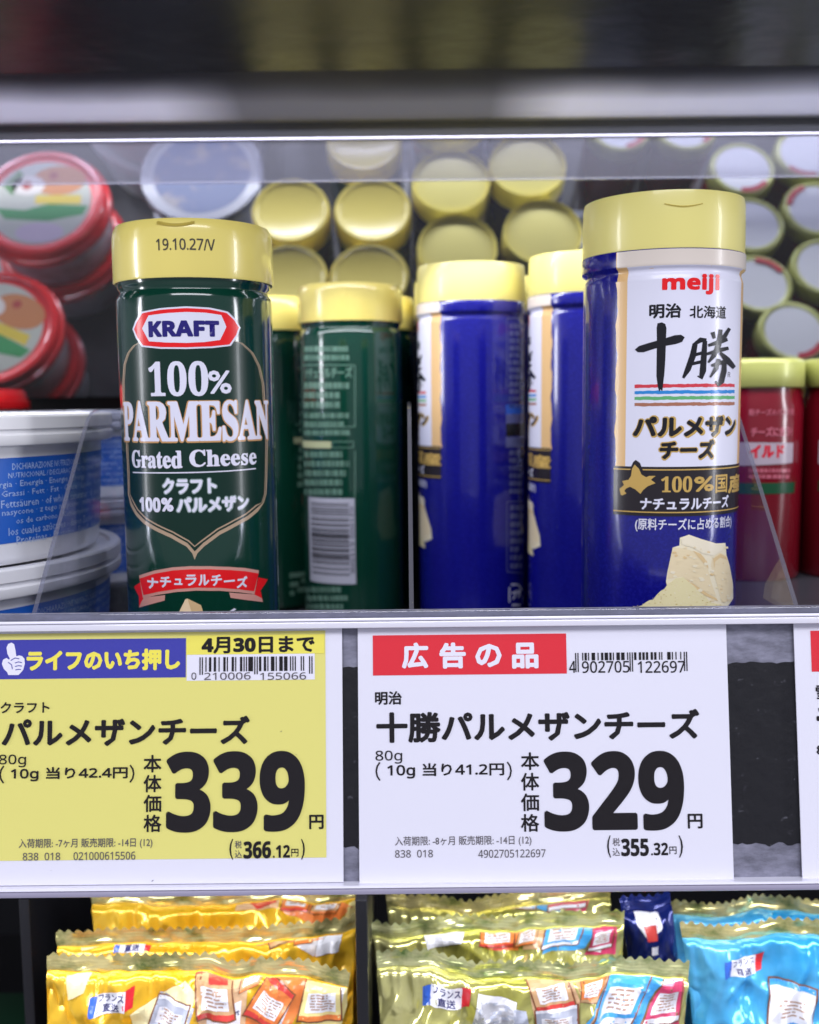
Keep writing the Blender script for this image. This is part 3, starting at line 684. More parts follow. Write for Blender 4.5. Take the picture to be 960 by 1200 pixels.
# ------------------------------------------------------------------ red lidded tubs (mostly seen in the mirror)
M_redl = mat('red_lid_plastic', (0.80, 0.016, 0.022), 0.28, coat=0.4)
def red_tub(loc, label):
    root = thing('red_lidded_tub', label, 'tub', loc, group='tubs with red lids')
    h = .0630
    new_obj('body', lathe([(0, 0), (.036, 0), (.0375, .002), (.0415, .048), (.0415, .052)], 96), mat('tub_side', (.66, .64, .70), .4, mottle=(40, (.45, .38, .42), .5, .62)), root, smooth=True, sharp=40)
    lid = new_obj('lid', lathe([(.0420, .0465), (.0446, .0465), (.045, .0475), (.0446, .0535), (.0432, .0545), (.0432, .0565), (.0425, .0605), (.0412, h), (.0385, h), (.0368, h - .0016), (.0350, h - .0020), (0, h - .0020)], 96), M_redl, root, smooth=True, sharp=40)
    z = h - .0019
    class Top:
        step = (None, None)
        def hit(s, a, b): return a, b
        def pos(s, u, v, off): return Vector((u, v, z + off))
    P = Print(Top())
    circ = lambda r, cx=0, cy=0, n=48, sx=1: [(cx + r * sx * math.cos(2 * math.pi * i / n), cy + r * math.sin(2 * math.pi * i / n)) for i in range(n)]
    cl = lambda n, c: mat('lid_art_' + n, c, .45)
    P.uvpoly(circ(.0335), cl('paper', (.50, .52, .46)), 1)
    P.uvpoly(circ(.008, 0.002, .024, sx=2.0), cl('lilac', (.55, .46, .58)), 2)
    P.uvpoly([(-.030, .004), (-.022, .013), (.006, .015), (.029, .010), (.032, .003), (.006, .001), (-.01, .006)], cl('green', (.02, .26, .07)), 3)
    P.uvpoly([(-.004, .001), (.027, .0015), (.026, -.006), (-.004, -.006)], cl('yellow', (.72, .55, .05)), 2)
    P.uvpoly(circ(.012, .010, -.018, sx=1.5), cl('orange', (.55, .20, .06)), 2); P.uvpoly(circ(.008, -.010, -.014, sx=1.4), cl('pale', (.75, .70, .66)), 3)
    P.uvpoly(circ(.0035, -.011, -.014, sx=1), cl('red', (.40, .03, .02)), 4); P.uvpoly(circ(.003, .006, -.022, sx=1), cl('red', (.40, .03, .02)), 4)
    P.uvpoly([(-.027, -.014), (-.020, -.006), (-.014, -.022), (-.018, -.027)], cl('leaf', (.05, .22, .04)), 3)
    P.build('lid_label', lid)
    return root
RT = red_tub((-0.279, 0.562, 0.0485), 'red lidded tub whose round printed lid shows mirrored at the upper left')
RT.scale = (1.15, 1.15, .77)
for loc, rz, lb in (((-0.279, 0.562, 0), 40, 'red lidded tub under the one with the mirrored lid at upper left'),
                    ((-0.302, 0.673, 0.0485), 25, 'red lidded tub at the back, its lid mirrored just above the wide white tubs'),
                    ((-0.302, 0.673, 0.0), 80, 'red lidded tub at the back, under the one mirrored above the white tubs')):
    c = copy_tree(RT); c.location = loc; c.rotation_euler = (0, 0, R(rz)); c['label'] = lb

# ------------------------------------------------------------------ red jars with pale gold lids
M_jar = mat('red_jar_film', (0.15, 0.003, 0.010), 0.2, coat=0.5, bump=(30, .08, .001))
M_glid = mat('pale_gold_lid', (0.46, 0.48, 0.14), 0.32, metal=0.1, coat=.15)
def jar(loc, label):
    root = thing('cheese_jar', label, 'jar', loc, group='red jars with pale gold lids')
    h = .105; zl = h - .0135
    new_obj('body', lathe([(0, 0), (.0235, 0), (.0248, .0018), (.0248, zl - .010), (.0238, zl - .005), (.0232, zl - .001), (.0232, zl + .001), (0, zl + .001)], 96), M_jar, root, smooth=True, sharp=50)
    lid = new_obj('lid', lathe([(.0245, zl), (.025, zl + .0006), (.025, h - .0025), (.0244, h - .0008), (.0232, h), (.0212, h), (.0205, h - .0008), (0, h - .0008)], 96), M_glid, root, smooth=True, sharp=50)
    bm = bmesh.new(); bmesh.ops.create_circle(bm, cap_ends=True, segments=64, radius=.0204)
    for v in bm.verts: v.co.z = h - .0007
    new_obj('lid_disc', bm, mat('lid_disc_white', (.74, .75, .80), .35), lid)
    bm = bmesh.new(); pts = []
    for i in range(9): a = R(20 + 60 * i / 8); pts.append((.0226 * math.cos(a), .0226 * math.sin(a)))
    for i in range(9): a = R(80 - 60 * i / 8); pts.append((.0182 * math.cos(a), .0182 * math.sin(a)))
    bm.faces.new([bm.verts.new((x, y, h - .0005 + .0007)) for x, y in pts]); bmesh.ops.triangulate(bm, faces=bm.faces)
    new_obj('red_arc', bm, mat('lid_red_arc', (.5, .02, .04), .4), lid)
    return root
PJ = (0.1665, 0.502, 0)
J = jar(PJ, 'red jar with gold lid directly right of the large blue canister')
S = Cyl(0.0249, Matrix.Translation(PJ)); P = Print(S); P.pxs = .0004
jw = ink('jar_white', (.36, .30, .35)); jr = ink('jar_red', (.50, .01, .03))
P.text('粉チーズのパスタ用', (878, 479, 930, 487), ink('jar_rose', (.42, .10, .14)), 1, .2, res=1)
P.text('チーズに合う!', (880, 500, 928, 512), ink('jar_rose', (.42, .10, .14)), 1, .5, res=1)
P.text('イルド', (878, 521, 919, 537), jr, 3, 1.0, res=1)
P.npoly((862, 518, 929, 546), [(0, 0), (1, .06), (1, .9), (0, 1)], jw, 2)
tiny_rows(P, (878, 548, 926, 562), 2, ink('jar_rose', (.42, .10, .14)), 1, 31)
P.rect((862, 566, 931, 579), ink('jar_green', (.006, .055, .022)), 1)
P.build('front_label', J)
k = 0
for loc, rz, lb in (((0.2175, 0.502, 0), -28, 'red jar with gold lid cut by the right edge of the picture'),
                    ((0.2565, 0.5440, 0), 20, 'red jar second back at right, lid showing highest in the mirror'),
                    ((0.2560, 0.5960, 0), 130, 'red jar third back at right, white lid mirrored below the highest'),
                    ((0.2545, 0.6480, 0), 250, 'red jar at the rear right, white lid mirrored beside the blue cap'),
                    ((0.3080, 0.5300, 0), 60, 'red jar at far right, second column, front lid in the mirror'),
                    ((0.3070, 0.5820, 0), 170, 'red jar at far right, second column, middle lid in the mirror'),
                    ((0.3055, 0.6340, 0), 310, 'red jar at far right, second column, rear lid in the mirror'),
                    ((0.2040, 0.5900, 0), 100, 'red jar behind the large blue canister, close to the white crate'),
                    ((0.2740, 0.6880, 0), 10, 'rearmost red jar touching the mirror at right')):
    c = copy_tree(J); c.location = loc; c.rotation_euler = (0, 0, R(rz)); c['label'] = lb
    if k >= 8: pass
    k += 1

# pale crate behind the blue canisters, seen only in the mirror
cr = thing('plastic_crate', 'pale grey ribbed plastic crate standing behind the large blue canister', 'crate', (0.150, 0.598, 0))
M_crate = mat('pale_crate_plastic', (.42, .46, .58), .4)
boxobj('crate_floor', (-.030, -.060, .0005), (.030, .060, .05), M_crate, cr, bev=.002)
for i in range(4): boxobj('rib', (-.028, -.052 + i * .030, .0503), (.028, -.046 + i * .030, .058), M_crate, cr, bev=.001)

# ------------------------------------------------------------------ price rail and cards
TILT = -10
def rail_pt(py): return at(480, py, 0.3)
RM = Matrix.Translation((0, 0.3015, at(480, 722, 0.3015).z)) @ Matrix.Rotation(R(TILT), 4, 'X')   # local x along rail, z up (0 at the lip)
RF = Flat(RM)
v_top = RF.hit(480, 733)[1]; v_bot = RF.hit(480, 1034)[1]
rail = thing('price_rail', 'grey metal price rail with clear plastic lip along the shelf edge', 'price rail', RM.translation, (R(TILT), 0, 0))
RP = .00029
M_rail = bpy.data.materials.new('worn_rail_metal'); M_rail.use_nodes = True
nt = M_rail.node_tree; b = nt.nodes['Principled BSDF']; tc = nt.nodes.new('ShaderNodeTexCoord'); mpn = nt.nodes.new('ShaderNodeMapping'); mpn.inputs['Scale'].default_value = (60, 60, 160)
n1 = nt.nodes.new('ShaderNodeTexNoise'); n1.inputs['Scale'].default_value = 1.5; n1.inputs['Detail'].default_value = 8; n1.inputs['Roughness'].default_value = .7
r1 = nt.nodes.new('ShaderNodeValToRGB'); r1.color_ramp.elements[0].color = (.10, .10, .13, 1); r1.color_ramp.elements[1].color = (.33, .33, .42, 1); r1.color_ramp.elements[0].position = .3; r1.color_ramp.elements[1].position = .68
nt.links.new(tc.outputs['Object'], mpn.inputs[0]); nt.links.new(mpn.outputs[0], n1.inputs[0]); nt.links.new(n1.outputs[0], r1.inputs[0]); nt.links.new(r1.outputs[0], b.inputs['Base Color'])
b.inputs['Metallic'].default_value = .3; b.inputs['Roughness'].default_value = .42
boxobj('back_channel', (-.6, .0006, v_bot - .003), (.6, .0030, .002), M_rail, rail)
# black magnetic strip, worn ragged at its edges
M_mag = mat('black_magnet_strip', (.003, .003, .005), .5, bump=(160, .6, .0008), mottle=(240, (.16, .16, .19), .62, .80, (1, 1, 1.5)), spec=.25)
bm = bmesh.new(); rnd = random.Random(5); zt0 = RF.hit(480, 781)[1]; zb0 = RF.hit(480, 994)[1]; N = 900; x0 = -.6; top, bot = [], []
for i in range(N + 1):
    x = x0 + 1.2 * i / N
    top.append(bm.verts.new((x, .0004, zt0 + .0012 * noise.noise(Vector((x * 260, 1, 0))) + rnd.uniform(-.0002, .0002)))); bot.append(bm.verts.new((x, .0004, zb0 + .0016 * noise.noise(Vector((x * 300, 7, 0))) + rnd.uniform(-.0003, .0003))))
for i in range(N): bm.faces.new((bot[i], bot[i + 1], top[i + 1], top[i]))
new_obj('magnet_strip', bm, M_mag, rail)
M_lip = clear('lip_plastic', (.80, .80, .86), .06, 1.6, .72, (.90, .89, .98))
M_lipw = mat('lip_white', (.85, .84, .95), .22, coat=.4)
M_lipedge = clear('lip_edge', (.62, .64, .74), .04, 2.0, .18, (.6, .6, .75))
zl = RF.hit(480, 735)[1]; z2 = RF.hit(480, 727)[1]; zcut = RF.hit(480, 716)[1]
boxobj('lip_shine', (-.6, -.0042, zl), (.6, -.0022, z2), M_lip, rail, bev=.0005)
boxobj('lip_rim', (-.6, -.0044, z2 + .0001), (.6, -.0018, RF.hit(480, 723)[1]), M_lipw, rail, bev=.0004)
boxobj('lip_top', (-.6, -.0040, RF.hit(480, 722.5)[1]), (.6, .0090, zcut + .0002), M_lipedge, rail, bev=.0003)
zb1, zb2 = RF.hit(480, 1036)[1], RF.hit(480, 1043)[1]
boxobj('bottom_rim', (-.6, -.0046, zb2), (.6, -.0030, zb1), mat('bottom_rim_plastic', (.30, .28, .38), .25, coat=.4), rail, bev=.0006)
boxobj('bottom_ledge', (-.6, -.0044, zb1 + .0002), (.6, .0028, zb1 + .0008), M_lipw, rail)
boxobj('clear_cover', (-.6, -.0030, zb1 + .0008), (.6, -.0026, zl), clear('cover_film', (.99, .99, .995), .10, .22, .004, (.8, .8, .9)), rail)

CW = mat('card_white', (0.76, 0.755, 0.84), 0.55, spec=.25); CY = card_ink('yellow', (0.76, 0.71, 0.20)); CK = card_ink('black', (0.008, 0.006, 0.007)); CN = card_ink('blue', (0.050, 0.052, 0.36)); CR = card_ink('red', (0.72, 0.03, 0.045)); CDK = card_ink('grey', (0.10, 0.09, 0.10))
CPW = card_ink('white', (.80, .79, .88)); CYL = card_ink('yellow_text', (.88, .78, .10))
def card(x0, x1, y0, y1, label, skewx=0):
    """x0..x1, y0..y1 in picture pixels at the card's middle"""
    ym = (y0 + y1) / 2; u0 = RF.hit(x0, ym)[0]; u1 = RF.hit(x1, ym)[0]; xm = min(max((x0 + x1) / 2, 0), 960); t = RF.hit(xm, y0)[1]; bt = RF.hit(xm, y1)[1]
    root = thing('price_card', label, 'price card', RM @ Vector(((u0 + u1) / 2, 0, bt)), (R(TILT), 0, 0), 'price cards in the rail')
    hw = (u1 - u0) / 2; hh = t - bt
    boxobj('paper', (-hw, -.0010, 0), (hw, -.0006, hh), CW, root)
    Mx = Matrix.Translation(root.location) @ Matrix.Rotation(R(TILT), 4, 'X')
    s = Flat(Mx, .0010); return root, s
# left card
c1r, s1 = card(-31, 402, 736, 1035, 'yellow price card with blue heading, 339 yen, below the green canister')
P = Print(s1); P.pxs = .00025
P.rect((-26, 741, 382, 1007), CY, 1)
P.build('yellow_field', c1r)
P = Print(s1, LAYER * 2); P.pxs = .00025
P.rect((-26, 749, 218, 795), CN, 1)
P.rect((219, 766, 369, 797), CPW, 1); P.rect((219, 744, 380, 766.5), card_ink('bright_yellow', (.84, .76, .12)), 2)
P.text('ライフのいち押し', (31.5, 760.5, 211.5, 786), CYL, 2, 1.3)
hand = [(9, 766), (8, 759), (10, 754.5), (14, 753), (17, 755), (18.5, 762), (19.5, 769), (23, 768), (26.5, 769), (29, 772), (29.5, 778), (27.5, 785), (24, 789), (22, 791), (10, 791), (9, 788), (5, 784), (2.5, 778), (4, 773), (8, 771), (11, 773), (12, 772)]
P.poly(hand, CPW, 2)
for ln in ([(13, 774), (18, 771), (23, 772)], [(18, 777), (22, 775.5), (26, 776.5)], [(18, 781), (22, 780), (26, 780.5)], [(10, 776), (14, 779), (15, 784)], [(18.5, 785), (22, 784.3), (25, 784.5)]): P.line(ln, 1.0, CN, 3)
P.build('heading_banner', c1r)
P = Print(s1, LAYER * 4); P.pxs = .00025
P.text(sansb('4月30日まで'), (236.5, 745.5, 369, 765.5), CK, 1, .8)
P.text('クラフト', (1, 822.5, 58.5, 835.5), CK, 1, .35)
P.text('パルメザンチーズ', (2.5, 840, 293, 874), CK, 1, 1.25)
P.text(sans('80g'), (-1, 884, 31, 899), CK, 1, .15)
P.text('（', (-.5, 897, 5.5, 918), CK, 1, .25); P.text(sans('10g 当り42.4円'), (13, 898.5, 150, 915), CK, 1, .45); P.text('）', (152, 896, 158, 917), CK, 1, .25)
for i, c in enumerate('本体価格'): P.text(c, (168.5, 884.5 + i * 23.3, 189.5, 905 + i * 23.3), CK, 1, .45)
P.text(sansb('339'), (195, 880, 357.5, 975), CK, 1, 2.3, res=5)
P.text('円', (362.5, 954.5, 379.5, 971.5), CK, 1, .55)
P.text('入荷期限: -7ヶ月 販売期限: -14日 (12)', (22.5, 982, 179, 994.5), CDK, 1, .1)
P.text(sans('838  018'), (27, 999, 71, 1008), CDK, 1, .1); P.text(sans('021000615506'), (86.5, 998, 159, 1007.5), CDK, 1, .1)
P.text('(', (269, 983, 273.5, 1007), CK, 1, .2); P.text('税', (275.5, 985, 283.5, 994), CDK, 1, .1); P.text('込', (275.5, 996, 283.5, 1005), CDK, 1, .1)
P.text(sansb('366'), (285.5, 985.5, 318, 1006), CK, 1, .5); P.text(sansb('.12'), (320, 990, 340, 1005), CK, 1, .2); P.text('円', (341.5, 994.5, 350, 1003.5), CK, 1, .15); P.text(')', (353, 983, 357.5, 1007), CK, 1, .2)
P.build('card_lettering', c1r)
P = Print(s1, LAYER * 4)
barcode(P, (234, 769.5, 366.5, 786.5), '0210006155066', CK, 1, guard=.0009)
P.text(sans('0'), (224.5, 788, 230.5, 796.5), CDK, 1, .1); P.text(sans('210006'), (239.5, 788, 294, 796.5), CDK, 1, .1); P.text(sans('155066'), (305, 788, 359, 796.5), CDK, 1, .1)
P.build('barcode', c1r)
# middle card
c2r, s2 = card(420.5, 854.5, 734, 1034, 'white price card with red heading, 329 yen, below the large blue canister')
P = Print(s2); P.pxs = .00025
P.rect((437, 743.5, 664, 790.5), CR, 1)
for c, x in zip('広告の品', (471, 515, 557, 600)): P.text(c, (x, 753 + (1.5 if c == 'の' else 0), x + 31, 783.5 - (1.5 if c == 'の' else 0)), CPW, 2, 1.35)
P.build('heading_banner', c2r)
P = Print(s2); P.pxs = .00025
P.text('明治', (439.5, 810, 471, 826), CK, 1, .5)
P.text('十勝パルメザンチーズ', (441, 832.5, 820, 869), CK, 1, 1.35)
P.text(sans('80g'), (440, 879.5, 471.5, 895), CK, 1, .15)
P.text('（', (440, 893, 446, 915), CK, 1, .25); P.text(sans('10g 当り41.2円'), (454, 894, 591, 912), CK, 1, .45); P.text('）', (594, 892.5, 600, 914.5), CK, 1, .25)
for i, c in enumerate('本体価格'): P.text(c, (610.5, 881.5 + i * 24.1, 632, 902.5 + i * 24.1), CK, 1, .45)
P.text(sansb('329'), (637.5, 880, 802, 974), CK, 1, 2.3, res=5)
P.text('円', (806, 953.5, 823.5, 971), CK, 1, .55)
P.text('入荷期限: -8ヶ月 販売期限: -14日 (12)', (463, 979.5, 623, 992), CDK, 1, .1)
P.text(sans('838  018'), (463, 996, 507.5, 1005), CDK, 1, .1); P.text(sans('4902705122697'), (560.5, 995.5, 639.5, 1005), CDK, 1, .1)
P.text('(', (711.5, 979, 716, 1005), CK, 1, .2); P.text('税', (718, 982, 726.5, 991.5), CDK, 1, .1); P.text('込', (718, 993.5, 726.5, 1003), CDK, 1, .1)
P.text(sansb('355'), (728, 982.5, 760.5, 1003.5), CK, 1, .5); P.text(sansb('.32'), (763, 987.5, 783, 1002.5), CK, 1, .2); P.text('円', (784.5, 992, 793, 1001), CK, 1, .15); P.text(')', (795.5, 979, 800.5, 1005), CK, 1, .2)
P.build('card_lettering', c2r)
P = Print(s2)
barcode(P, (674, 764.5, 805.5, 773.5), '4902705122697', CK, 1, guard=.0034)
P.text(sans('4'), (667, 774.5, 675, 788.5), CK, 1, .2); P.text(sans('902705'), (682, 774.5, 738, 788.5), CK, 1, .2); P.text(sans('122697'), (747.5, 774.5, 803, 788.5), CK, 1, .2)
P.build('barcode', c2r)
P = Print(s1, LAYER * 5)
for x, y, k in ((329, 857, 1.1), (178, 1032, 1.6), (347, 884, .7), (60, 1020, .6)): P.poly([(x, y), (x + k, y + .3), (x + k * 1.6, y - k), (x + .3, y + k * .6)], CDK, 1)
tag(P.build('scuff_marks', c1r), kind='stuff')
# right card, cut by the frame
c3r, s3 = card(934, 1370, 727, 1031, 'white price card cut off at the right edge of the picture')
P = Print(s3); P.rect((950.5, 738, 1177, 786), CR, 1); P.build('heading_banner', c3r)
P = Print(s3); P.text('雪', (956, 803, 971, 820), CK, 1, .4); P.text('チ', (957, 826, 985, 862), CK, 1, 1.4); P.text('80g', (957, 873, 988, 888), CK, 1, .2); P.build('card_lettering', c3r)

# ------------------------------------------------------------------ snack pouches on the lower shelf
def foil(name, col, metal=.75, rough=.18, c2=None):
    return mat('foil_' + name, col, rough, metal=metal, coat=.5, bump=(34, .55, .0022, (1, 1, 1.6), 1), mottle=(18, c2 or tuple(min(1, c * 1.15) for c in col), .35, .7))
F_yel = foil('yellow', (.95, .50, .015), .30, .20, (.95, .62, .05)); F_gold = foil('gold', (.62, .60, .10), .65, .15, (.90, .86, .42)); F_blue = foil('sky_blue', (.03, .38, .78), .25, .18, (.16, .56, .88))
F_seal_g = mat('foil_seal_gold', (.95, .82, .36), .16, metal=.7, coat=.5, bump=(60, .7, .002, (1, 1, 2), 1), mottle=(55, (.22, .27, .07), .47, .66, (1, 1, 1.6))); F_navy = foil('navy', (.01, .02, .16), .4, .18); F_seal_b = mat('foil_seal_green', (.86, .86, .42), .16, metal=.7, coat=.5, bump=(60, .7, .002, (1, 1, 2), 1), mottle=(60, (.16, .26, .06), .47, .66, (1, 1, 1.6)))
F_clear = foil('pale_window', (.72, .70, .72), .3, .2)
PK = lambda n, c, r=.3: mat('pouch_ink_' + n, c, r, coat=.4, bump=(34, .55, .0022, (1, 1, 1.6), 1))
def pouch(TL, TR, Y, seed, film, seal, label, lean=12, H=.085, T=.023, style='yellow', group='cheese snack pouches', back=None, sag=.0015):
    a, b = at(TL[0], TL[1], Y), at(TR[0], TR[1], Y); mid = (a + b) / 2; W = (b - a).length; roll = math.atan2(b.z - a.z, b.x - a.x)
    RMt = Matrix.Rotation(-roll, 4, 'Y') @ Matrix.Rotation(R(-lean), 4, 'X')
    base = mid - (RMt.to_3x3() @ Vector((0, 0, H)))
    root = thing('snack_pouch', label, 'pouch', base, RMt.to_euler(), group)
    rnd = random.Random(seed); ridges = [(rnd.uniform(-.5, .5) * W, rnd.uniform(-.9, .9), rnd.uniform(.0012, .0032), rnd.uniform(.003, .007)) for _ in range(16)]
    hs = .0050
    def fun(u, v, off, side=1):
        t = v / H; q = min(1, abs(2 * u / W)); body_v = max(0, min(1, (H - hs - v) / (H - hs)))
        env = (max(0, 1 - q ** 3.0)) ** .6 * (max(0, math.sin(math.pi * min(1, body_v * .98))) ** .5 if body_v > 0 else 0)
        d = T * env * .5
        fade = min(1, body_v * 5) * (.4 + .6 * (1 - body_v))
        for x0, sl, am, wd in ridges:
            x = u - x0 - sl * (H - v) * .9; d += am * fade * env ** .5 * math.exp(-(x / wd) ** 2) * (.5 + .5 * side) - .3 * am * fade * env ** .5
        d += .0022 * env ** .5 * noise.noise(Vector((u * 42 + seed * 3, v * 60, seed))) + .0026 * env ** .3 * (1 - 2.2 * abs(noise.noise(Vector((u * 75 + v * 20, v * 48 + seed, seed))))) + .0018 * env ** .3 * (1 - 2.2 * abs(noise.noise(Vector((u * 130 - v * 60, v * 60 + seed, seed + 5))))) * min(1, fade * 1.5)
        near = math.exp(-max(0, H - hs - v) / .014) * min(1, max(0, H - hs - v) / .002)
        d += near * (.0016 * (1 - 2.4 * abs(noise.noise(Vector((u * 190, v * 22, seed + 9))))) + .0009 * (1 - 2.4 * abs(noise.noise(Vector((u * 90 + v * 60, v * 90, seed + 2))))))
        e = .0022 * math.sin(u * 75 + seed * 2) + .0045 * noise.noise(Vector((u * 38, seed * 5, 1))) + .0018 * noise.noise(Vector((u * 110, seed * 5, 2)))  # the seal waves to and fro
        wv = e * (1 if v > H - hs else (1 - body_v) ** 4)
        if v > H - hs: d = .0001 + .00008 * (1 + math.sin((v - (H - hs)) / hs * 2 * math.pi * 4.5)) + .0011 * noise.noise(Vector((u * 150, v * 260, seed))) * min(1, (v - H + hs) / .0015)
        nar = 1 - .05 * math.sin(math.pi * t) 
        dip = sag * math.cos(math.pi * u / W) * (-1) + .0030 * noise.noise(Vector((u * 36, seed, 4))) + .0010 * noise.noise(Vector((u * 120, seed, 6)))
        return Vector((u * nar, wv - side * (d + off), v + dip * t))
    def edge(u):  # zigzag cut
        k = (u / .0035) % 1; return (.0017 * (1 - abs(2 * k - 1)))
    nu, nv = 170, 90
    def sheet(side, name, m, v_lo, v_hi, nvv, zig):
        bm = bmesh.new(); g = []
        for j in range(nvv + 1):
            row = []
            for i in range(nu + 1):
                u = -W / 2 + W * i / nu; v = v_lo + (v_hi - v_lo) * j / nvv
                p = fun(u, v, 0, side)
                if zig and j == nvv: p.z += edge(u)
                row.append(bm.verts.new(p))
            g.append(row)
        for j in range(nvv):
            for i in range(nu):
                q = (g[j][i], g[j][i + 1], g[j + 1][i + 1], g[j + 1][i])
                bm.faces.new(q if side > 0 else q[::-1])
        return new_obj(name, bm, m, root, smooth=True)
    sheet(1, 'front_film', film, 0, H - hs, nv, False); sheet(-1, 'back_film', back or film, 0, H - hs, nv // 3, False)
    sheet(1, 'top_seal', seal, H - hs, H, 14, True); 
    Mw = Matrix.Translation(base) @ RMt
    s = Flat(Mw, T * .32, fun=lambda u, v, o: fun(u, min(v, H - hs - .0001), o + .00016, 1), step=(.0011, .0011))
    return root, s
def flag(P, b, m=None, lay=1):
    """tricolour ribbon with two lines of lettering"""
    x0, y0, x1, y1 = b; w = x1 - x0; h = y1 - y0
    P.poly([(x0 - .16 * w, y0 + .15 * h), (x0 + .16 * w, y0 + .05 * h), (x0 + .13 * w, y1 - .05 * h), (x0 - .20 * w, y1 + .12 * h)], PK('blue', (.03, .12, .55)), lay)
    P.poly([(x1 - .14 * w, y0 - .05 * h), (x1 + .20 * w, y0 - .28 * h), (x1 + .12 * w, y1 - .22 * h), (x1 - .16 * w, y1 - .05 * h)], PK('red', (.70, .02, .03)), lay)
    P.poly([(x0 + .08 * w, y0 + .02 * h), (x1 - .04 * w, y0 - .08 * h), (x1 - .10 * w, y1 - .02 * h), (x0, y1 + .02 * h)], PK('white', (.82, .82, .88)), lay + 1)
    P.text('フランス', (x0 + .10 * w, y0 + .06 * h, x1 - .10 * w, y0 + .44 * h), PK('navy', (.02, .02, .14)), lay + 2, .25, res=1)
    P.text('直送', (x0 + .22 * w, y0 + .52 * h, x1 - .26 * w, y0 + .94 * h), PK('navy', (.02, .02, .14)), lay + 2, .25, res=1)
def Z7(pts): return [(x / 2, y / 2 + 1020) for x, y in pts]
def Z8b(pts): return [(x * .5625 + 420, y * .5625 + 1020) for x, y in pts]
PW, PBX, PO, PRD, PTN, PLY, PBL, PGR = PK('white', (.82, .82, .88)), PK('box_tan', (.72, .46, .26)), PK('orange', (.80, .22, .05)), PK('redpatch', (.62, .05, .04)), PK('tan', (.60, .36, .18)), PK('pale_yellow', (.85, .72, .30)), PK('skyblue', (.06, .36, .75)), PK('grey', (.45, .48, .58))
PCR = PK('crimson', (.60, .05, .14)); PBN = PK('brown', (.22, .08, .03)); PBT = PK('packet_text', (.42, .26, .18)); PHL = PK('swoosh', (.90, .80, .45))
def packet(P, q, base, accent, lay=7, rows=3, seed=0):
    """a small printed packet: q = four corners in picture pixels (top left, top right, bottom right, bottom left)"""
    def m(a, b): 
        t = [q[0][k] + (q[1][k] - q[0][k]) * a for k in (0, 1)]; bt = [q[3][k] + (q[2][k] - q[3][k]) * a for k in (0, 1)]
        return (t[0] + (bt[0] - t[0]) * b, t[1] + (bt[1] - t[1]) * b)
    def qd(a0, b0, a1, b1, mm, l): P.poly([m(a0, b0), m(a1, b0), m(a1, b1), m(a0, b1)], mm, l)
    qd(-.04, -.04, 1.04, 1.04, PBN, lay); qd(0, 0, 1, 1, base, lay + 1); qd(.0, .0, 1, .12, accent, lay + 2); qd(.0, .88, 1, 1, accent, lay + 2)
    qd(.12, .34, .88, .80, PW, lay + 2); rnd = random.Random(seed)
    for k in range(rows + 2):
        a = .17 + rnd.uniform(0, .15); e = .86 - rnd.uniform(0, .2); c0 = .375 + k * .40 / (rows + 2)
        while a < e:
            w_ = rnd.uniform(.08, .30); qd(a, c0, min(a + w_, e), c0 + .19 / (rows + 2), PBT, lay + 3); a += w_ + .035


# yellow pouches: rear, middle, front
r, s = pouch((106, 1046), (432, 1037), .412, 3, F_yel, F_seal_g, 'yellow snack pouch at the back of the left row, just under the price rail')
P = Print(s); P.poly(Z7([(555, 45), (650, 50), (650, 95), (548, 92)]), PBX, 1); P.poly(Z7([(650, 60), (760, 50), (830, 90), (780, 130), (660, 100)]), PO, 1); P.poly(Z7([(820, 80), (862, 70), (850, 170), (790, 220)]), PLY, 1)
P.poly(Z7([(580, 62), (622, 62), (622, 84), (580, 84)]), PRD, 2); packet(P, [(332, 1046), (366, 1044), (360, 1066), (328, 1068)], PO, PRD, 7, 2, 1); packet(P, [(372, 1044), (404, 1046), (394, 1070), (364, 1066)], PTN, PO, 7, 2, 2); P.poly([(150, 1052), (270, 1046), (240, 1060), (160, 1064)], PHL, 1); P.poly([(292, 1050), (318, 1049), (322, 1062), (300, 1066), (288, 1060)], PRD, 5)
P.build('printed_picture', r)
r, s = pouch((68, 1092), (418, 1077), .386, 11, F_yel, F_seal_g, 'yellow snack pouch in the middle of the left row')
P = Print(s); flag(P, (133, 1102, 166, 1118)); P.poly(Z7([(480, 112), (572, 112), (570, 170), (470, 168)]), PBX, 1); P.poly(Z7([(500, 126), (545, 124), (548, 156), (504, 158)]), PRD, 2)
P.poly(Z7([(575, 115), (700, 110), (760, 165), (600, 170)]), PO, 1); P.poly(Z7([(715, 115), (790, 120), (740, 200), (690, 170)]), F_clear, 2); packet(P, [(262, 1078), (286, 1077), (288, 1098), (262, 1100)], PTN, PRD, 7, 2, 3); packet(P, [(300, 1084), (336, 1078), (352, 1098), (318, 1108)], PO, PTN, 7, 2, 4); packet(P, [(344, 1084), (372, 1082), (366, 1104), (346, 1106)], PLY, PO, 7, 2, 5); P.poly([(176, 1094), (240, 1088), (226, 1104), (180, 1110)], PHL, 1); P.poly([(86, 1100), (120, 1094), (112, 1112), (90, 1116)], PHL, 1); P.poly([(376, 1086), (404, 1082), (398, 1118), (372, 1120)], PW, 3)
P.build('printed_picture', r)
r, s = pouch((55, 1122), (411, 1138), .360, 19, F_yel, F_seal_g, 'yellow snack pouch in front with tricolour ribbon, left of the black divider', sag=-.0028)
P = Print(s); flag(P, (106, 1170, 148, 1193))
P.poly(Z7([(455, 262), (560, 250), (578, 300), (575, 420), (470, 420), (455, 330)]), PBX, 1); P.poly(Z7([(478, 262), (535, 255), (540, 295), (482, 302)]), PRD, 2)
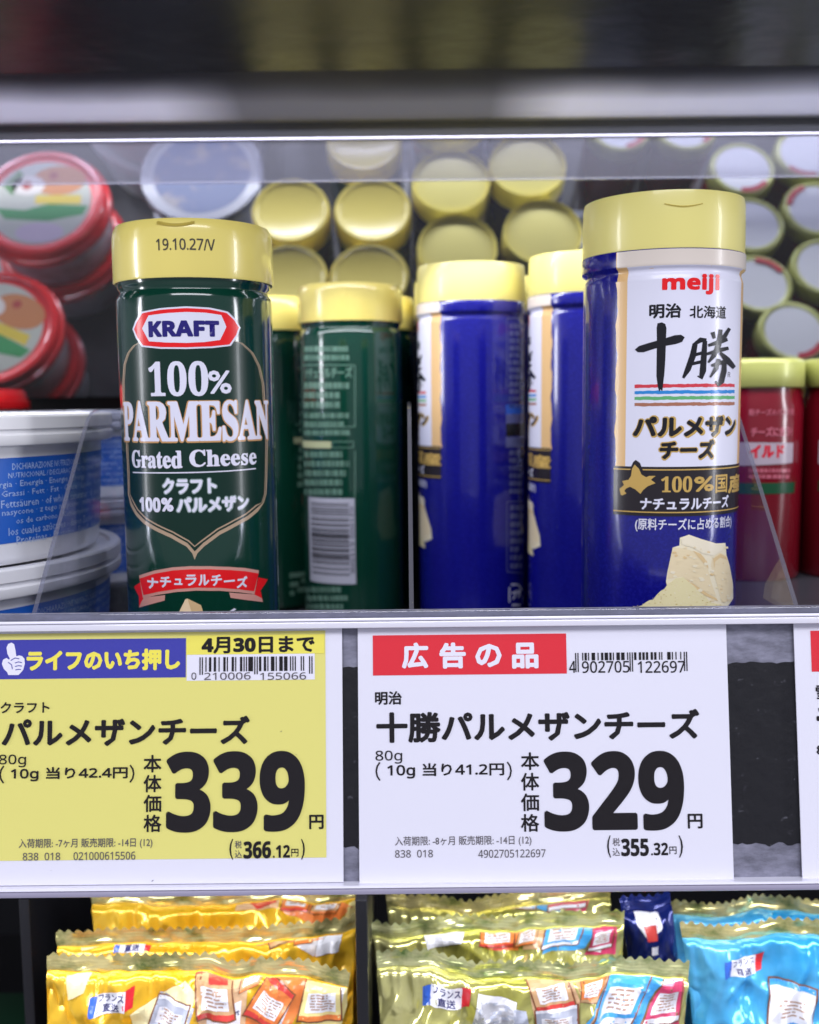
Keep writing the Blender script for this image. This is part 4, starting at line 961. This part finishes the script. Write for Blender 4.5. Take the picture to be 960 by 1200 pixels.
P.poly(Z7([(483, 330), (566, 318), (562, 420), (480, 420)]), PW, 3); P.text('Le Camembert', (243, 1187, 281, 1194), PK('navy', (.02, .02, .14)), 5, .2, res=1)
P.poly(Z7([(370, 305), (455, 340), (430, 410), (340, 400)]), PGR, 1)
P.poly(Z7([(640, 262), (715, 240), (740, 285), (668, 420), (560, 420), (590, 330)]), PO, 1); P.poly(Z7([(632, 282), (690, 318), (655, 400), (585, 355)]), PW, 3)
P.text('Le Carré', (302, 1176, 330, 1184), PK('brownink', (.2, .08, .04)), 5, .2, res=1); P.text('Fondu', (300, 1186, 326, 1194), PK('brownink', (.2, .08, .04)), 5, .2, res=1)
P.poly(Z7([(745, 265), (815, 255), (820, 330), (800, 420), (700, 420)]), PLY, 1); P.poly(Z7([(765, 262), (812, 262), (806, 330), (775, 345), (745, 315)]), PW, 2)
packet(P, [(226, 1150), (268, 1146), (276, 1198), (232, 1204)], PTN, PRD, 9, 3, 6); P.poly([(240, 1149), (262, 1148), (266, 1160), (244, 1163)], PRD, 14); packet(P, [(314, 1154), (346, 1176), (324, 1214), (286, 1196)], PO, PRD, 9, 4, 7); packet(P, [(360, 1156), (398, 1150), (404, 1200), (352, 1206)], PLY, PO, 9, 4, 8); packet(P, [(282, 1148), (312, 1144), (300, 1166), (280, 1170)], PTN, PO, 7, 2, 9); P.poly([(150, 1196), (215, 1160), (228, 1175), (218, 1210), (150, 1220)], PHL, 1); packet(P, [(184, 1176), (222, 1186), (212, 1220), (170, 1214)], PGR, PW, 4, 2, 10); P.poly([(70, 1150), (100, 1146), (92, 1168), (72, 1176)], PHL, 1)
P.build('printed_picture', r)
# gold pouches
r, s = pouch((452, 1050), (716, 1040), .412, 31, F_gold, F_seal_g, 'olive gold snack pouch at the back of the centre row under the price rail')
P = Print(s); P.poly(Z8b([(290, 34), (360, 40), (350, 68), (280, 64)]), PO, 1); P.poly(Z8b([(365, 34), (455, 40), (425, 90), (355, 78)]), PBL, 1); P.poly(Z8b([(470, 34), (518, 34), (480, 90), (435, 88)]), PCR, 1)
P.poly(Z8b([(385, 44), (425, 48), (405, 76), (372, 70)]), PGR, 2); flag(P, (498, 1034, 528, 1049)); packet(P, [(600, 1046), (640, 1044), (628, 1066), (588, 1064)], PBL, PW, 7, 2, 11); packet(P, [(652, 1044), (700, 1042), (690, 1066), (644, 1068)], PCR, PW, 7, 2, 12); P.poly([(538, 1044), (575, 1044), (566, 1058), (540, 1060)], PW, 2)
P.build('printed_picture', r)
r, s = pouch((434, 1078), (730, 1066), .386, 41, F_gold, F_seal_b, 'olive gold snack pouch in the middle of the centre row')
P = Print(s); P.poly(Z8b([(265, 130), (345, 120), (335, 165), (258, 160)]), PO, 1); P.poly(Z8b([(282, 148), (330, 140), (326, 158), (280, 162)]), PRD, 2); P.poly(Z8b([(350, 112), (400, 108), (380, 160), (345, 165)]), PTN, 1)
P.poly(Z8b([(405, 105), (510, 98), (480, 165), (385, 170)]), PBL, 1); P.poly(Z8b([(430, 118), (475, 112), (455, 150), (418, 150)]), PW, 2); P.poly(Z8b([(515, 120), (545, 110), (548, 180), (480, 180)]), PCR, 1); P.poly(Z8b([(505, 128), (535, 124), (515, 175), (490, 170)]), PW, 2)
packet(P, [(566, 1088), (606, 1082), (602, 1106), (562, 1108)], PO, PRD, 7, 2, 13); packet(P, [(646, 1082), (692, 1078), (680, 1106), (636, 1110)], PBL, PW, 7, 2, 14); packet(P, [(700, 1084), (724, 1082), (722, 1112), (694, 1116)], PCR, PW, 7, 3, 15); packet(P, [(612, 1088), (636, 1084), (628, 1104), (604, 1108)], PTN, PO, 7, 2, 16); P.poly([(495, 1094), (548, 1088), (540, 1106), (500, 1112)], PW, 2)
P.build('printed_picture', r)
r, s = pouch((441, 1120), (808, 1130), .360, 53, F_gold, F_seal_b, 'olive gold snack pouch in front of the centre row with tricolour ribbon', sag=.0005)
P = Print(s); flag(P, (500, 1161, 543, 1185))
P.poly(Z8b([(355, 222), (440, 208), (465, 270), (460, 340), (375, 340), (360, 270)]), PBX, 1); P.poly(Z8b([(378, 240), (425, 228), (432, 262), (390, 270)]), PRD, 2); P.poly(Z8b([(370, 292), (458, 280), (460, 340), (378, 340)]), PGR, 2)
P.poly(Z8b([(255, 265), (350, 290), (360, 340), (230, 340)]), PGR, 1); P.poly(Z8b([(445, 205), (560, 215), (500, 275), (470, 270)]), PTN, 1); P.poly(Z8b([(470, 225), (535, 225), (490, 260)]), PO, 2)
P.poly(Z8b([(560, 205), (665, 205), (640, 250), (590, 340), (465, 340), (500, 280)]), PBL, 3); P.poly(Z8b([(590, 232), (612, 238), (600, 258), (580, 250)]), PW, 4); P.poly(Z8b([(500, 285), (560, 300), (545, 340), (475, 340)]), PTN, 4)
P.poly(Z8b([(668, 222), (690, 222), (690, 340), (590, 340)]), PCR, 5); P.poly(Z8b([(655, 250), (688, 262), (660, 320), (625, 312)]), PW, 6)
packet(P, [(618, 1145), (664, 1138), (676, 1176), (630, 1184)], PTN, PRD, 9, 3, 17); packet(P, [(628, 1184), (678, 1176), (680, 1212), (632, 1216)], PGR, PW, 9, 3, 18); packet(P, [(726, 1142), (776, 1140), (744, 1204), (692, 1206)], PBL, PW, 9, 3, 19); packet(P, [(786, 1152), (806, 1150), (806, 1204), (758, 1206)], PCR, PW, 10, 4, 20); packet(P, [(684, 1146), (722, 1142), (702, 1174), (682, 1172)], PO, PTN, 8, 2, 21); P.poly([(560, 1160), (606, 1172), (600, 1212), (552, 1206)], PW, 1)
P.build('printed_picture', r)
# blue pouches
r, s = pouch((774, 1056), (1110, 1048), .412, 61, F_blue, F_seal_g, 'sky blue snack pouch behind at the right edge')
P = Print(s); P.poly(Z8b([(790, 34), (900, 34), (900, 60), (780, 60)]), PW, 1); P.poly(Z8b([(850, 36), (890, 36), (880, 58)]), PRD, 2); P.build('printed_picture', r)
r, s = pouch((797, 1084), (1150, 1074), .380, 71, F_blue, F_seal_g, 'sky blue snack pouch in front at the right edge with tricolour ribbon')
P = Print(s); flag(P, (853, 1123, 892, 1143)); packet(P, [(905, 1150), (955, 1160), (948, 1210), (896, 1206)], PW, PBL, 7, 3, 22)
P.build('printed_picture', r)
r, s = pouch((726, 1052), (786, 1046), .400, 83, F_navy, F_navy, 'narrow navy blue packet standing between the gold and sky blue pouches', T=.012, H=.09)
P = Print(s); P.poly(Z8b([(575, 75), (620, 60), (632, 110), (600, 135), (580, 110)]), PW, 1); P.poly(Z8b([(592, 110), (618, 104), (620, 135), (600, 140)]), PRD, 2); P.text('The Laughing', (745, 1062, 772, 1068), PK('navy', (.02, .02, .14)), 3, .1, res=1); P.poly(Z8b([(608, 150), (622, 148), (622, 165), (608, 167)]), PW, 1)
P.build('printed_picture', r)

# black partitions between the pouch rows
def partition(px, label, Y0=.34, Y1=.50):
    a = at(px, 1100, Y0)
    tag(boxobj('shelf_partition', (a.x - .0022, Y0, -.345), (a.x + .0022, Y1, at(px, 1046, Y0).z - .003), M_black, bev=.0006), label, 'partition')
partition(424, 'black plastic partition between the yellow and gold pouches', .35, .44)
partition(30, 'black plastic partition left of the yellow pouches', .40, .6)
bx = thing('dark_green_carton', 'dark green carton in the shadow at the lower left corner', 'carton', (at(4, 1120, .43).x - .03, .45, -.345))
boxobj('carton_side', (-.03, -.02, 0), (.03, .05, .13), mat('dark_green_card', (.008, .035, .018), .4), bx, bev=.001)
boxobj('carton_flap', (-.0295, -.0215, .100), (.0295, -.0202, .1295), mat('dark_green_card', (.008, .035, .018), .4), bx)
